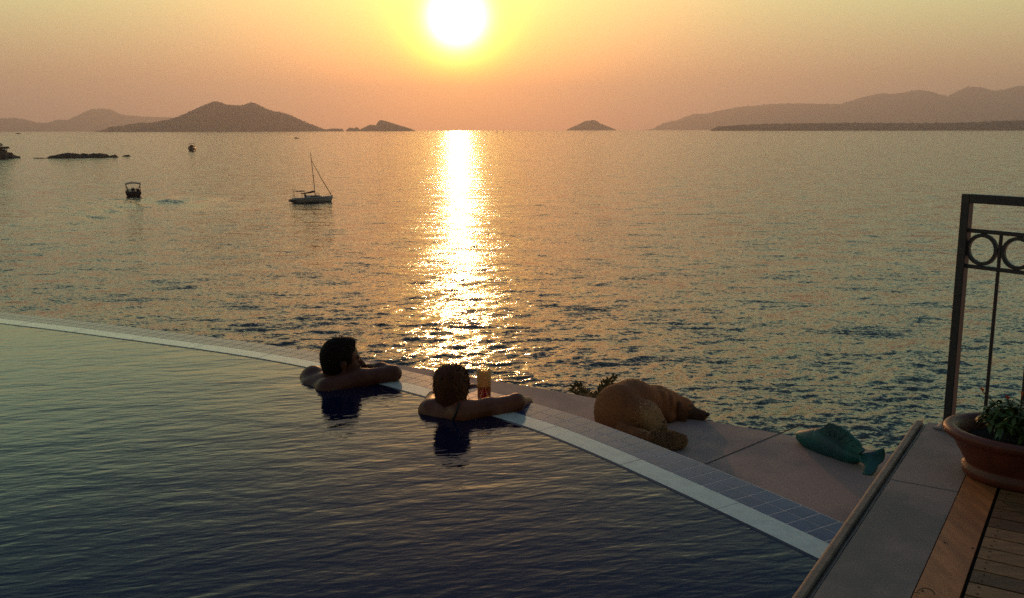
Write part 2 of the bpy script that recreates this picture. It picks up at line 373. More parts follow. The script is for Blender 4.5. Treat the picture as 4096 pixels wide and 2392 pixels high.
# ================================================================== the sea, islands and hills
def build_sea():
    H = CAM_Z - SEA
    dep = np.radians(np.concatenate([np.arange(38, 24, -.12), np.arange(24, .20, -.052)]))
    d = H / np.tan(dep); d = np.concatenate([d, np.geomspace(d[-1] * 1.03, 21800, 40)])
    az = np.radians(np.arange(-46, 46.01, .085))
    D, Az = np.meshgrid(d, az, indexing='ij'); X = D * np.sin(Az); Y = D * np.cos(Az)
    sp = np.gradient(d)[:, None] * np.ones_like(Az); Z = np.zeros_like(X)
    wind = R(-76)
    g = np.random.default_rng(3)
    amp = np.ones_like(X)
    # broad gusts
    for k in range(7):
        a = g.uniform(0, 6.28); lam = g.uniform(35, 160); amp += .13 * np.sin(2 * np.pi * (X * np.cos(a) + Y * np.sin(a)) / lam + g.uniform(0, 6.28))
    for k in range(64):
        lam = .40 * (8 ** (k / 63.)) * g.uniform(.9, 1.1); a = wind + g.normal(0, .5)
        A0 = lam * .0036 * (1.0 if lam < 1.8 else (1.8 / lam) ** .8)
        fade = np.clip((lam / np.maximum(sp, 1e-3) - 2.0) / 2.5, 0, 1)
        rows = np.where(fade[:, 0] > 0)[0]
        if len(rows) == 0: continue
        r1 = rows[-1] + 1
        ph = 2 * np.pi * (X[:r1] * np.cos(a) + Y[:r1] * np.sin(a)) / lam + g.uniform(0, 6.28)
        s = np.sin(ph + .35 * np.sin(ph * .37 + k))
        Z[:r1] += A0 * (s + .28 * np.cos(2 * ph)) * fade[:r1]
    Z *= amp
    # wakes of the near motorboat
    b = on(540, 790, SEA)
    for (ex, ey, wd, am) in ((905, 812, 9, .50), (160, 930, 9, .42), (1000, 834, 9, .45)):
        e = on(ex, ey, SEA); v = np.array([e.x - b.x, e.y - b.y]); Ln = np.hypot(*v); v /= Ln
        q = (X - b.x) * v[0] + (Y - b.y) * v[1]; c = (X - b.x) * -v[1] + (Y - b.y) * v[0]
        m = (q > 0) & (q < Ln); am = am * np.clip((q - 3) / 9, 0, 1); Z += np.where(m, am * np.exp(-(c / wd) ** 2) * (1 - q / Ln) ** .5 * np.cos(c * .5 + 1.0 * np.sin(q * .45)), 0)
    Z += SEA + drop(D)
    n0, n1 = X.shape; V = np.stack([X, Y, Z], -1).reshape(-1, 3)
    i = np.arange(n0 - 1)[:, None] * n1 + np.arange(n1 - 1)[None]; i = i.ravel()
    F = np.stack([i, i + n1, i + n1 + 1, i + 1], 1)[:, ::-1]
    o = mesh_obj('sea', V, F, M['sea'], smooth=True); tag(o, kind='structure')
build_sea()

def ridge(name, pts, dist, width, rough_=.0, bumps=0.0, material=None, n=220, rows=15, seed=1, base_y=None, label=None):
    """a real land mass: crest heights along x, falling away on both sides"""
    pts = sorted(pts); xs = np.linspace(pts[0][0], pts[-1][0], n); ys = np.interp(xs, [p[0] for p in pts], [p[1] for p in pts])
    V = []
    for j in range(rows):
        t = (j / (rows - 1)) * 2 - 1
        for i in range(n):
            p = at(xs[i], ys[i], dist); azm = math.atan2(p.x, p.y)
            base = SEA + drop(dist)
            hgt = max(p.z - base, 0.0)
            wv = width * (.35 + .65 * min(1, hgt / (width * .45)))
            nz = mnoise.fractal(Vector((xs[i] * .02, t * 1.5, seed)), 1.0, 2.0, 5)
            dd = dist + t * wv + nz * wv * .12 * (1 - abs(t) ** 2)
            prof = (1 - abs(t) ** 1.5)
            hh = hgt * prof * (1 + (nz * .25 if abs(t) > .05 else 0) * (1 - prof)) 
            fine = mnoise.fractal(Vector((xs[i] * .35, t * 9, seed + 5)), 1.0, 2.0, 3) * rough_ + abs(mnoise.noise(Vector((xs[i] * .9, t * 20, seed)))) * bumps
            hh += fine * min(1, hgt / (rough_ * 3 + bumps * 2 + 1e-6)) * min(1, 1.2 - abs(t))
            z = base + hh - (4 + dist * .0005) * (abs(t) > .98) - (1.5 if hgt < .05 else 0)
            V.append((dd * math.sin(azm), dd * math.cos(azm), z))
    F = [[j * n + i, j * n + i + 1, (j + 1) * n + i + 1, (j + 1) * n + i] for j in range(rows - 1) for i in range(n - 1)]
    o = mesh_obj(name, V, F, material or M['hill'], smooth=material is None)
    if label: o['label'] = label
    return tag(o, kind='structure')
def cr6(L_): return [(380 + a / 1.909, 340 + b / 1.909) for a, b in L_]
def cr5(L_): return [(1600 + a / 2.8, 300 + b / 2.8) for a, b in L_]
def cr4(L_): return [(2500 + a / 1.579, 300 + b / 1.579) for a, b in L_]
def cr8(L_): return [(a / 3., 340 + b / 3.) for a, b in L_]
ridge('island', cr6([(0, 356), (40, 348), (70, 340), (120, 320), (210, 315), (240, 304), (300, 297), (350, 287), (430, 290), (560, 265), (640, 240), (720, 205), (830, 155), (870, 140), (905, 125), (950, 130), (1000, 148), (1040, 155), (1130, 155), (1160, 142), (1190, 135), (1220, 138), (1280, 168), (1340, 195), (1410, 208), (1480, 225), (1600, 280), (1700, 320), (1760, 340), (1820, 332), (1890, 335), (1905, 354)]), 8000, 800, 7, 11, n=420, seed=2)
ridge('island', cr6([(1906, 356), (1918, 345), (1945, 325), (1980, 332), (1993, 320), (2010, 328), (2025, 342), (2040, 330), (2070, 318), (2100, 303), (2145, 308), (2152, 295), (2165, 275), (2185, 268), (2220, 275), (2330, 310), (2400, 330), (2452, 350)]), 8200, 400, 3, 3, n=200, seed=3)
ridge('island', cr5([(1840, 626), (1870, 612), (1950, 575), (2010, 548), (2080, 515), (2165, 505), (2200, 515), (2260, 550), (2340, 580), (2420, 614), (2440, 626)]), 11500, 500, 5, 6, n=150, seed=4)
ridge('island', cr5([(400, 631), (520, 627.5), (700, 626.5), (900, 628), (960, 631)]), 12000, 300, 1, 1, n=60, seed=5)
ridge('headland', cr4([(540, 346), (552, 340), (580, 328), (750, 315), (1100, 306), (1500, 304), (1900, 306), (2200, 300), (2520, 286), (2800, 280)]), 7000, 400, 2, 13, n=420, seed=6)
ridge('hills', cr4([(120, 347), (170, 341), (250, 302), (330, 285), (430, 247), (520, 243), (700, 205), (900, 185), (1080, 178), (1200, 182), (1370, 184), (1500, 215), (1620, 235), (1800, 300), (1900, 340)]), 20500, 1500, 25, 8, seed=7)
ridge('hills', cr4([(1000, 345), (1180, 330), (1380, 296), (1600, 240), (1850, 170), (2080, 145), (2250, 155), (2400, 190), (2520, 195), (2800, 190)]), 20000, 1800, 25, 8, seed=8)
ridge('hills', cr4([(1000, 260), (1380, 178), (1500, 140), (1620, 115), (1720, 118), (1860, 92), (1950, 110), (2040, 134), (2080, 112), (2160, 75), (2240, 75), (2330, 100), (2400, 90), (2480, 70), (2700, 60)]), 21300, 1200, 30, 8, seed=9)
ridge('hills', cr8([(-300, 420), (0, 402), (180, 395), (300, 412), (430, 450), (560, 455), (700, 415), (800, 420), (900, 420), (1000, 440), (1400, 500)]), 21300, 1200, 20, 8, seed=11)
ridge('hills', cr8([(500, 500), (800, 425), (900, 380), (1000, 330), (1100, 290), (1230, 280), (1330, 292), (1450, 350), (1600, 370), (1750, 380), (2000, 385), (2300, 420), (3000, 520)]), 21200, 900, 30, 8, seed=12)

# near rocks and the wooded point on the left
def rocky(name, pts, dist, width, label, seed):
    o = ridge(name, pts, dist, width, .5, .9, M['rock'], n=150, rows=17, seed=seed); del o['kind']; return tag(o, label, 'rock')
rocky('rocky_islet', cr8([(400, 877), (440, 873), (560, 874), (600, 850), (650, 846), (720, 830), (810, 817), (900, 822), (960, 832), (1000, 821), (1060, 832), (1130, 822), (1200, 824), (1280, 830), (1310, 848), (1350, 843), (1385, 835), (1410, 855), (1430, 868)]), 650, 9, 'long low dark rocky islet in the calm sea at left', 21)
rocky('sea_rock', cr8([(1455, 858), (1480, 848), (1510, 840), (1545, 838), (1565, 852), (1580, 858)]), 668, 4, 'small dark rock just right of the long rocky islet', 22)
hd = ridge('rocky_point', cr8([(-500, 760), (-200, 740), (0, 772), (60, 772), (100, 812), (140, 812), (180, 845), (215, 853), (245, 858)]), 665, 16, .4, .7, M['rock'], n=150, rows=17, seed=23)
del hd['kind']; tag(hd, 'dark rocky point with pines entering the frame at far left', 'rock')
def pine(x, y0, y1, wid, label):
    b = at(x, y0, 662); tp = at(x, y1, 662); t = empty('pine_tree', b, label, 'tree', 'pines on the rocky point')
    hgt = tp.z - b.z
    MB().tube([b - Vector((0, 0, 1)), b + Vector((.3, 0, hgt * .5)), b + Vector((.1, 0, hgt * .85))], [.28, .2, .1]).build('trunk', M['bark'], t)
    m = MB(); g = random.Random(int(x * 10 + y1))
    for k in range(420):
        a = g.uniform(0, 6.28); r_ = g.uniform(0, 1) ** .5 * wid / 2; zz = b.z + hgt * g.uniform(.55, 1.02) - r_ * .25
        c = Vector((b.x + r_ * math.cos(a), b.y + r_ * math.sin(a), zz)); s = g.uniform(.3, .6)
        q = [c + Vector((g.uniform(-s, s), g.uniform(-s, s), g.uniform(-s, s) * .6)) for _ in range(3)]; m.add(q, [[0, 1, 2]])
    m.build('crown', M['pine'], t)
pine(26, 600, 586, 3.2, 'small round pine on the rocky point, nearest the frame middle')
pine(5, 600, 587, 4.5, 'wide low pine on the rocky point behind the small round one')
pine(-3, 600, 570, 5.0, 'tallest pine on the rocky point, cut by the left frame edge')

# ================================================================== boats
def hull_mesh(L_, B_, fb, sheer=.2, stern=.8, draft=.5, n=14, transom=True, fine=2.2, full=.55):
    """x forward, z=0 waterline"""
    P = []; F = []; sec = 7
    for i in range(n):
        t = i / (n - 1); x = -L_ / 2 + L_ * t
        bw = B_ / 2 * (stern + (1 - stern) * math.sin(min(1, t / .45) * math.pi / 2)) * (1 - max(0, (t - .45) / .55) ** fine)
        top = fb + sheer * max(0, (t - .3) / .7) ** 2
        for k in range(sec):
            u = k / (sec - 1); z = -draft + (top + draft) * u
            P.append(Vector((x + (u * .06 * L_ * max(0, t - .8) / .2), bw * (math.sin(u * math.pi / 2) ** full), z)))
        for k in range(sec): q = P[-sec].copy(); P.append(Vector((P[i * 2 * sec + k].x, -P[i * 2 * sec + k].y, P[i * 2 * sec + k].z)))
    w_ = 2 * sec
    for i in range(n - 1):
        for k in range(sec - 1):
            F.append([i * w_ + k, i * w_ + k + 1, (i + 1) * w_ + k + 1, (i + 1) * w_ + k])
            F.append([i * w_ + sec + k, (i + 1) * w_ + sec + k, (i + 1) * w_ + sec + k + 1, i * w_ + sec + k + 1])
        F.append([i * w_ + sec - 1, i * w_ + 2 * sec - 1, (i + 1) * w_ + 2 * sec - 1, (i + 1) * w_ + sec - 1])
        F.append([i * w_, (i + 1) * w_, (i + 1) * w_ + sec, i * w_ + sec])
    for k in range(sec - 1): F.append([k, sec + k, sec + k + 1, k + 1])
    return P, F
def boat_root(name, p, heading, label, cat, group=None):
    return empty(name, p, label, cat, group, rz=heading)
def part(mb, name, m, root, smooth=False): return mb.build(name, m, root, smooth, world=False)

# sailing yacht
stern, bow = on(1178, 811.5, SEA), on(1322, 804.5, SEA)
mid = (stern + bow) / 2; hd_ = math.atan2((bow - stern).y, (bow - stern).x); SL = (bow - stern).length + .3
y = boat_root('sailing_yacht', mid, hd_, 'white sailing yacht at anchor with bare mast and furled sails', 'sailboat')
P_, F_ = hull_mesh(SL, 3.2, 1.15, .25, .72, .4); hull = mesh_obj('hull', P_, F_, M['white'], y, True, world=False)
for s_ in (1, -1):
    pass
st = MB()
for s_ in (1, -1):
    pts = []
    for i in range(12):
        t = .04 + .93 * i / 11; bw = 1.6 * (.72 + .28 * math.sin(min(1, t / .45) * math.pi / 2)) * (1 - max(0, (t - .45) / .55) ** 2.2)
        pts.append((-SL / 2 + SL * t + .02, s_ * (bw + .02), 1.0 + .22 * max(0, (t - .3) / .7) ** 2))
    st.tube(pts, .055, 5)
st.build('hull_stripe', M['dark'], hull, world=False)
wl = MB(); pts = [(-SL / 2 + SL * (i / 11.) * .98, -1.62 * (.72 + .28 * math.sin(min(1, (i / 11.) / .45) * math.pi / 2)) * (1 - max(0, ((i / 11.) - .45) / .55) ** 2.2), .06) for i in range(12)]
wl.tube(pts, .09, 5); wl.tube([(a, -b, c) for a, b, c in pts], .09, 5); wl.build('waterline_stripe', M['dark'], hull, world=False)
cb = MB()
cb.add([(-1.7, -.95, 1.15), (2.6, -.6, 1.2), (2.6, .6, 1.2), (-1.7, .95, 1.15), (-1.5, -.8, 1.68), (1.3, -.55, 1.62), (1.3, .55, 1.62), (-1.5, .8, 1.68)], [[0, 1, 5, 4], [1, 2, 6, 5], [2, 3, 7, 6], [3, 0, 4, 7], [4, 5, 6, 7]])
cabin = part(cb, 'cabin', M['white'], y)
MB().box((.3, -.86, 1.42), (2.4, .05, .2), rz=.08).box((.3, .86, 1.42), (2.4, .05, .2), rz=-.08).build('window', M['dark'], cabin, world=False)
rake = math.tan(R(4.2)); mh = 10.6
mast = part(MB().tube([(.75, 0, 1.2), (.75 - rake * mh, 0, 1.2 + mh)], [.095, .07], 8).box((.75 - rake * 5.2, 0, 6.4), (.06, 1.6, .05)), 'mast', M['dark'], y)
part(MB().tube([(.68, 0, 2.25), (-2.9, 0, 2.05)], .06, 6), 'boom', M['dark'], y)
part(MB().tube([(.6, 0, 2.5), (.2, 0, 2.55), (-.6, 0, 2.38), (-1.6, 0, 2.25), (-2.9, 0, 2.15)], [.17, .22, .17, .13, .07], 8), 'furled_mainsail', M['dark'], y, True)
top = (.75 - rake * 8.8, 0, 1.2 + 8.8)
part(MB().tube([(SL / 2 + .15, 0, 1.45), ((top[0] + SL / 2) / 2, 0, 5.6), top], [.085, .085, .04], 6), 'furled_jib', M['dark'], y)
part(MB().tube([(.75 - rake * mh, 0, 1.2 + mh), (-SL / 2 + .2, 0, 1.3)], .008, 4).tube([(.75 - rake * 5.2, -.8, 6.4), (.6, -1.45, 1.25)], .008, 4).tube([(.75 - rake * 5.2, .8, 6.4), (.6, 1.45, 1.25)], .008, 4), 'shroud', M['dark'], y)
part(MB().box((-3.2, 0, 2.75), (2.1, 1.9, .16), bev=.06), 'bimini_top', M['dark'], y)
for x_ in (-4.2, -2.3):
    for s_ in (-.85, .85): part(MB().tube([(x_, s_, 1.2), (x_, s_, 2.75)], .03, 5), 'bimini_pole', M['dark'], y)
part(MB().tube([(-4.6, .5, 1.2), (-4.6, .5, 3.1)], .035, 5).box((-4.75, .5, 3.15), (.9, .5, .07)).tube([(-4.1, 0, 2.8), (-4.1, 0, 3.6)], .02, 4), 'stern_pole', M['dark'], y)
rb = MB(); rb.tube([(1.35 + .42 * math.cos(a), 0, 1.75 + .42 * math.sin(a)) for a in [i * math.pi / 10 for i in range(21)]], .06, 6, False); part(rb, 'lifebuoy', M['rubber'], y, True)
part(MB().tube([(3.6, -.9, 1.35), (4.4, -.6, 1.95), (SL / 2 + .1, 0, 2.05), (4.4, .6, 1.95), (3.6, .9, 1.35)], .025, 5), 'bow_rail', M['dark'], y)
part(MB().tube([(-4.6, -1.1, 1.15), (-4.8, -1.1, 1.75), (-4.8, 1.1, 1.75), (-4.6, 1.1, 1.15)], .025, 5), 'stern_rail', M['dark'], y)
part(MB().tube([(SL / 2 + .2, 0, 1.3), (SL / 2 + .6, 0, .9), (SL / 2 + .5, 0, .6)], .05, 5), 'anchor', M['dark'], y)
rd = MB().blob((-1.9, -.3, 1.65), (.25, .25, .42)).blob((-1.95, -.3, 2.1), (.12, .12, .15)).blob((-2.9, .3, 1.3), (.7, .5, .25))
def tiny_person(name, p, label, group, hgt=.95, lean=0.0, mt='dark'):
    p = Vector(p); sx = .21
    o = grow([('c', p + Vector((0, 0, 0)), p + Vector((lean * .5, 0, hgt * .55)), .15, .17), ('c', p + Vector((lean * .5, 0, hgt * .55)), p + Vector((lean * .7, 0, hgt * .72)), .07, .06),
              ('e', p + Vector((lean * .8, 0, hgt * .88)), (.10, .11, .13), None), ('c', p + Vector((-sx, 0, hgt * .5)), p + Vector((-sx * 1.15, .2, hgt * .15)), .06, .045), ('c', p + Vector((sx, 0, hgt * .5)), p + Vector((sx * 1.15, .2, hgt * .15)), .06, .045),
              ('c', p + Vector((-.09, 0, 0)), p + Vector((-.1, .42, .02)), .09, .07), ('c', p + Vector((.09, 0, 0)), p + Vector((.1, .42, .02)), .09, .07),
              ('c', p + Vector((-.1, .42, .02)), p + Vector((-.1, .46, -.38)), .065, .045), ('c', p + Vector((.1, .42, .02)), p + Vector((.1, .46, -.38)), .065, .045)],
             h=.035, k=.05, name=name, material=M[mt])
    return tag(o, label, 'person', group)
cp = Matrix.Translation(mid) @ Matrix.Rotation(hd_, 4, 'Z')
tiny_person('person', cp @ Vector((-2.0, -.3, 1.35)), 'person sitting in the cockpit of the sailing yacht', None, 1.0)
# dinghy behind the yacht
dg = boat_root('dinghy', cp @ Vector((-SL / 2 - .35, 0, 0)), hd_ + math.pi / 2, 'dark inflatable dinghy hung across the stern of the yacht', 'dinghy')
tb = MB(); tb.tube([(-1.1, -.2, .55), (-.4, -.42, .5), (.6, -.42, .52), (1.1, 0, .62), (.6, .42, .52), (-.4, .42, .5), (-1.1, .2, .55)], .28, 8); part(tb, 'inflatable_tube', M['rubber'], dg, True)
part(MB().box((0, 0, .42), (1.7, .7, .08)), 'floor_board', M['dark'], dg)

# near motorboat seen from astern
b0 = on(535, 786, SEA); mbh = math.pi / 2 + R(22)
mbt = boat_root('motorboat', b0, mbh, 'open tour motorboat with cream canopy and people aboard, seen from astern', 'motorboat')
P_, F_ = hull_mesh(8.5, 4.1, 1.25, .5, .95, .3, full=.22); P_ = [Vector((p.x + 4.0, p.y, p.z)) for p in P_]
hb = mesh_obj('hull', P_, F_, M['dark'], mbt, True, world=False)
part(MB().box((.2, 0, 1.1), (.3, 3.4, .5), bev=.06).box((4.2, 1.75, 1.35), (8, .16, .3)).box((4.2, -1.75, 1.35), (8, .16, .3)), 'gunwale', M['brown'], mbt)
part(MB().tube([(-.3, -1.9, .9), (-.3, 1.9, .9)], .12, 6), 'fender_rail', M['rubber'], mbt)
for x_ in (.6, 5.2):
    for s_ in (1, -1): part(MB().tube([(x_, 1.72 * s_, 1.2), (x_, 1.80 * s_, 3.3)], .05, 6), 'canopy_post', M['white'], mbt)
cn = MB(); K = 8
for x_ in (.2, 5.6):
    for i in range(K + 1): a = -1 + 2 * i / K; cn.v += [Vector((x_, a * 1.95, 3.62 - .38 * a * a)), Vector((x_, a * 1.95, 3.36 - .38 * a * a))]
q_ = 2 * (K + 1)
for i in range(K):
    cn.f += [[2 * i, 2 * i + 2, q_ + 2 * i + 2, q_ + 2 * i], [2 * i + 1, q_ + 2 * i + 1, q_ + 2 * i + 3, 2 * i + 3], [2 * i, 2 * i + 1, 2 * i + 3, 2 * i + 2], [q_ + 2 * i, q_ + 2 * i + 2, q_ + 2 * i + 3, q_ + 2 * i + 1]]
part(cn, 'canopy', M['cream'], mbt)
part(MB().box((.55, 1.58, 2.5), (.16, .22, .75), bev=.05), 'speaker', M['dark'], mbt); part(MB().box((.55, -1.58, 2.5), (.16, .22, .75), bev=.05), 'speaker', M['dark'], mbt)
part(MB().tube([(.1, -1.75, 1.4), (-.2, -1.82, 4.1)], [.04, .02], 5).add([(-.15, -1.8, 3.9), (-.18, -1.62, 3.2), (-.1, -1.7, 3.0), (-.1, -1.85, 3.1)], [[0, 1, 2, 3]]), 'flagpole', M['dark'], mbt)
part(MB().tube([(3, .3, 3.6), (3, .3, 4.25)], .03, 5), 'antenna', M['dark'], mbt)
cm = Matrix.Translation(b0) @ Matrix.Rotation(mbh, 4, 'Z')
for k, (xx, yy, hh, lb) in enumerate([(.9, 1.35, 1.15, 'person seated at the left side of the motorboat stern'), (1.6, .25, 1.1, 'person seated mid boat, left of two close heads on the motorboat'), (1.5, -.15, 1.15, 'person seated mid boat, right of two close heads on the motorboat'), (.9, -.95, 1.05, 'person seated at the right of the motorboat, beside the broadest dark shape'), (1.0, -1.3, 1.0, 'person at the far right of the motorboat stern bench')]):
    tiny_person('person', cm @ Vector((xx, yy, 1.28)), lb, 'passengers on the motorboat', hh)

# farther motor cruiser
b1 = on(762, 604.5, SEA)
mc = boat_root('motor_cruiser', b1, -math.pi / 2 + R(8), 'dark wooden cruiser with flat sun roof, beyond the rocky islet', 'motorboat')
P_, F_ = hull_mesh(14, 5.2, 2.6, .6, .85, .4, full=.25, fine=3.5); P_ = [Vector((p.x - 6, p.y, p.z)) for p in P_]
mesh_obj('hull', P_, F_, M['brown'], mc, True, world=False)
part(MB().box((-6, 0, 3.1), (7, 3.9, 1.6), bev=.15), 'cabin', M['brown'], mc)
for s_ in (-.8, .8): part(MB().box((-2.52, s_, 3.3), (.08, 1.1, .4)), 'window', M['dark'], mc)
part(MB().box((-6.5, 0, 4.35), (3, 2.1, .9), bev=.1), 'wheelhouse', M['brown'], mc)
part(MB().box((-6.5, .2, 6.0), (5, 3.6, .2), bev=.06), 'sun_roof', M['dark'], mc)
for x_ in (-8.6, -4.4):
    for s_ in (-1.45, 1.85): part(MB().tube([(x_, s_, 3.8), (x_, s_, 6)], .07, 5), 'roof_post', M['dark'], mc)
part(MB().blob((-7.5, -2.7, 2.6), (1.2, .45, .5)), 'tender', M['rubber'], mc)

def small_boat(x, y, Lm, hd2, label, hgt):
    p = on(x, y, SEA); d = math.hypot(p.x, p.y); p.z = SEA + drop(d)
    t = boat_root('motorboat', p, hd2, label, 'motorboat', 'distant motorboats')
    P_, F_ = hull_mesh(Lm, Lm * .3, Lm * .12, Lm * .04, .8, .3); mesh_obj('hull', P_, F_, M['dark'], t, True, world=False)
    part(MB().box((-Lm * .08, 0, Lm * .17), (Lm * .4, Lm * .2, Lm * .1), bev=.1), 'cabin', M['dark'], t)
    part(MB().box((-Lm * .15, 0, hgt), (Lm * .45, Lm * .24, Lm * .02)).tube([(-Lm * .33, 0, 0), (-Lm * .33, 0, hgt)], Lm * .01, 5).tube([(0, 0, 0), (0, 0, hgt)], Lm * .01, 5), 'awning', M['dark'], t)
small_boat(73, 534.5, 20, R(4), 'tiny low boat near the horizon at the far left', 4)
small_boat(1186, 553.5, 9.0, R(6), 'tiny motorboat below the tail of the big island', 2.6)
for k, (x_, yb, yt, lb) in enumerate(((1988, 528.6, 520, 'leftmost of three tiny sailboats on the horizon'), (2014, 528.4, 518.4, 'middle and tallest of three tiny sailboats on the horizon'), (2035, 528.8, 521, 'rightmost of three tiny sailboats on the horizon'))):
    p = at(x_, yb, 4300); p.z = SEA + drop(4300); h_ = at(x_, yt, 4300).z - p.z
    t = boat_root('sailboat', p, R(20), lb, 'sailboat', 'sailboats on the horizon')
    P_, F_ = hull_mesh(8, 2.4, 1.0, .2, .7, .3); mesh_obj('hull', P_, F_, M['dark'], t, True, world=False)
    part(MB().tube([(.4, 0, 0), (.4, 0, h_)], .14, 6), 'mast', M['dark'], t)
    part(MB().add([(.3, .06, 1.5), (.3, .06, h_ * .95), (-2.4 + k * .7, .06, 1.7), (.3, -.06, 1.5), (.3, -.06, h_ * .95), (-2.4 + k * .7, -.06, 1.7)], [[0, 1, 2], [3, 5, 4], [0, 3, 4, 1], [1, 4, 5, 2], [2, 5, 3, 0]]), 'sail', M['cream'] if k else M['dark'], t)

# ================================================================== pool and terrace
def catmull(pts, n):
    pts = [np.array(p, float) for p in pts]; pts = [2 * pts[0] - pts[1]] + pts + [2 * pts[-1] - pts[-2]]; out = []
    for i in range(1, len(pts) - 2):
        for k in range(n):
            t = k / n; a, b, c, d = pts[i - 1:i + 3]
            out.append(.5 * ((2 * b) + (-a + c) * t + (2 * a - 5 * b + 4 * c - d) * t * t + (-a + 3 * b - 3 * c + d) * t ** 3))
    out.append(pts[-2]); return np.array(out)
edge_in = catmull([(-9.5, 9.35), (-6.6, 8.35), (-4.02, 7.22), (-2.9, 6.69), (-1.72, 6.08), (-.9, 5.50), (-.064, 4.731), (.27, 4.345), (.62, 3.835), (.915, 3.37), (1.12, 3.03)], 24)
def offset(C_, dist):
    t = np.gradient(C_, axis=0); t /= np.linalg.norm(t, axis=1)[:, None]; nrm_ = np.stack([-t[:, 1], t[:, 0]], 1); return C_ + nrm_ * dist
arc = np.concatenate([[0], np.cumsum(np.linalg.norm(np.diff(edge_in, axis=0), axis=1))])
def resample(step):
    s = np.arange(0, arc[-1], step); return np.stack([np.interp(s, arc, edge_in[:, 0]), np.interp(s, arc, edge_in[:, 1])], 1), s
def strip(name, C_, d0, d1, z0, z1, m, parent, thick=.05, gap=0, join=None):
    A_, B_ = offset(C_, d0), offset(C_, d1); n = len(C_); V = []; F = []
    for i in range(n): V += [(A_[i, 0], A_[i, 1], z0), (B_[i, 0], B_[i, 1], z1), (A_[i, 0], A_[i, 1], z0 - thick), (B_[i, 0], B_[i, 1], z1 - thick)]
    for i in range(n - 1):
        a, b = 4 * i, 4 * (i + 1); F += [[a, b, b + 1, a + 1], [a + 1, b + 1, b + 3, a + 3], [a, a + 2, b + 2, b]]
    return mesh_obj(name, V, F, m, parent, smooth=False)
pe = empty('pool_edge', (0.05, 4.8, -.2), 'curved overflow pool edge of pale wet stone and two rows of blue tiles', 'pool edge')
C1, s1 = resample(.05)
WB = .125                                  # width of the pale band
TW = .092                                  # tile size
strip('dark_lip', C1, -.014, .0, .001, .003, M['navy'], pe, .03)
strip('stone_band', C1, 0.0, WB, .004, .004, M['band'], pe, .06)
strip('grout_bed', C1, WB + .001, WB + 2 * TW + .012, .0034, .0034, M['grout'], pe, .22)
# joints in the band
bj = MB(); tl = MB()
Ct, st_ = resample(.004)
Ao = {d: offset(Ct, d) for d in (0, WB, WB + .004, WB + .004 + TW - .0045, WB + TW + .0055, WB + 2 * TW + .006)}
def quad(A_, B_, i0, i1, z0, z1, mb, sub=3, th=.003):
    idx = [int(round(i0 + (i1 - i0) * k / sub)) for k in range(sub + 1)]
    P_ = [(A_[i][0], A_[i][1], z0) for i in idx] + [(B_[i][0], B_[i][1], z1) for i in idx] + [(A_[i][0], A_[i][1], z0 - th) for i in idx] + [(B_[i][0], B_[i][1], z1 - th) for i in idx]
    n = sub + 1; F = [[k, k + 1, n + k + 1, n + k] for k in range(sub)] + [[2 * n + k, 2 * n + k + 1, k + 1, k] for k in range(sub)] + [[n + k, n + k + 1, 3 * n + k + 1, 3 * n + k] for k in range(sub)] + [[0, n, 3 * n, 2 * n], [n - 1, 3 * n - 1, 4 * n - 1, 2 * n - 1]]
    mb.add(P_, F)
step_i = TW / .004
i_ = 0.0
while i_ + step_i < len(Ct) - 1:
    a_, b_ = i_ + .75, i_ + step_i - .75
    j1, j2 = 0, 0
    quad(Ao[WB + .004], Ao[WB + .004 + TW - .0045], a_, b_, .004 + j1, .004 + j1, tl)
    quad(Ao[WB + TW + .0055], Ao[WB + 2 * TW + .006], a_, b_, .004 + j2, .004 + j2, tl)
    i_ += step_i
tl.build('tile_rows', M['tile'], pe)
i_ = 20.0
while i_ < len(Ct) - 5:
    bj = MB(); quad(Ao[0], Ao[WB], i_, i_ + 1, .0046, .0046, bj, 1); i_ += .60 / .004; bj.build('band_joint', M['grout'], pe)


# water of the pool: in front of the edge, bounded by the coping
def cl(t): return Vector((.837 + (1.96 - .837) * t, 2.632 + (4.389 - 2.632) * t, 0))     # outer line of the coping on the plan
CD = (cl(1) - cl(0)).normalized(); CN = Vector((CD.y, -CD.x, 0))                        # along it, and towards the terrace
inner = offset(edge_in, -.013)
pol = [(p[0], p[1]) for p in inner]
e1 = cl(-2.2); pol += [(cl(.35).x + .05, cl(.35).y - .03), (e1.x + .03, e1.y), (-9.5, e1.y)]
pw = MB(); pw.prism(pol, -.25, 0.0); o = pw.build('pool_water', M['pool']); tag(o, kind='structure')

# lower walkway beyond the edge
wo_ = catmull([(-6.0, 8.35), (-3.4, 7.35), (-2.2, 6.88), (-1.45, 6.70), (-1.052, 6.606), (-.139, 6.05), (.427, 5.684), (1.108, 5.176), (1.55, 4.872), (1.921, 4.615), (2.25, 4.38)], 8)
wi = offset(edge_in, WB + TW * 2 + .004); wi = [p for p in wi if p[0] > -6.0]
WZ = -.15
wi = np.array(list(wi) + [(1.45, 2.9)]); K_ = 90
def even(C_):
    a_ = np.concatenate([[0], np.cumsum(np.linalg.norm(np.diff(C_, axis=0), axis=1))]); q = np.linspace(0, a_[-1], K_); return np.stack([np.interp(q, a_, C_[:, 0]), np.interp(q, a_, C_[:, 1])], 1)
wa, wb = even(np.array(wi)), even(np.array(list(wo_) + [(2.6, 4.1)])); wk = MB()
for k in range(K_): wk.v += [Vector((wa[k][0], wa[k][1], WZ)), Vector((wb[k][0], wb[k][1], WZ)), Vector((wb[k][0], wb[k][1], WZ - .35)), Vector((wa[k][0], wa[k][1], WZ - .35))]
for k in range(K_ - 1): wk.f += [[4 * k + j, 4 * k + (j + 1) % 4, 4 * k + 4 + (j + 1) % 4, 4 * k + 4 + j] for j in range(4)]
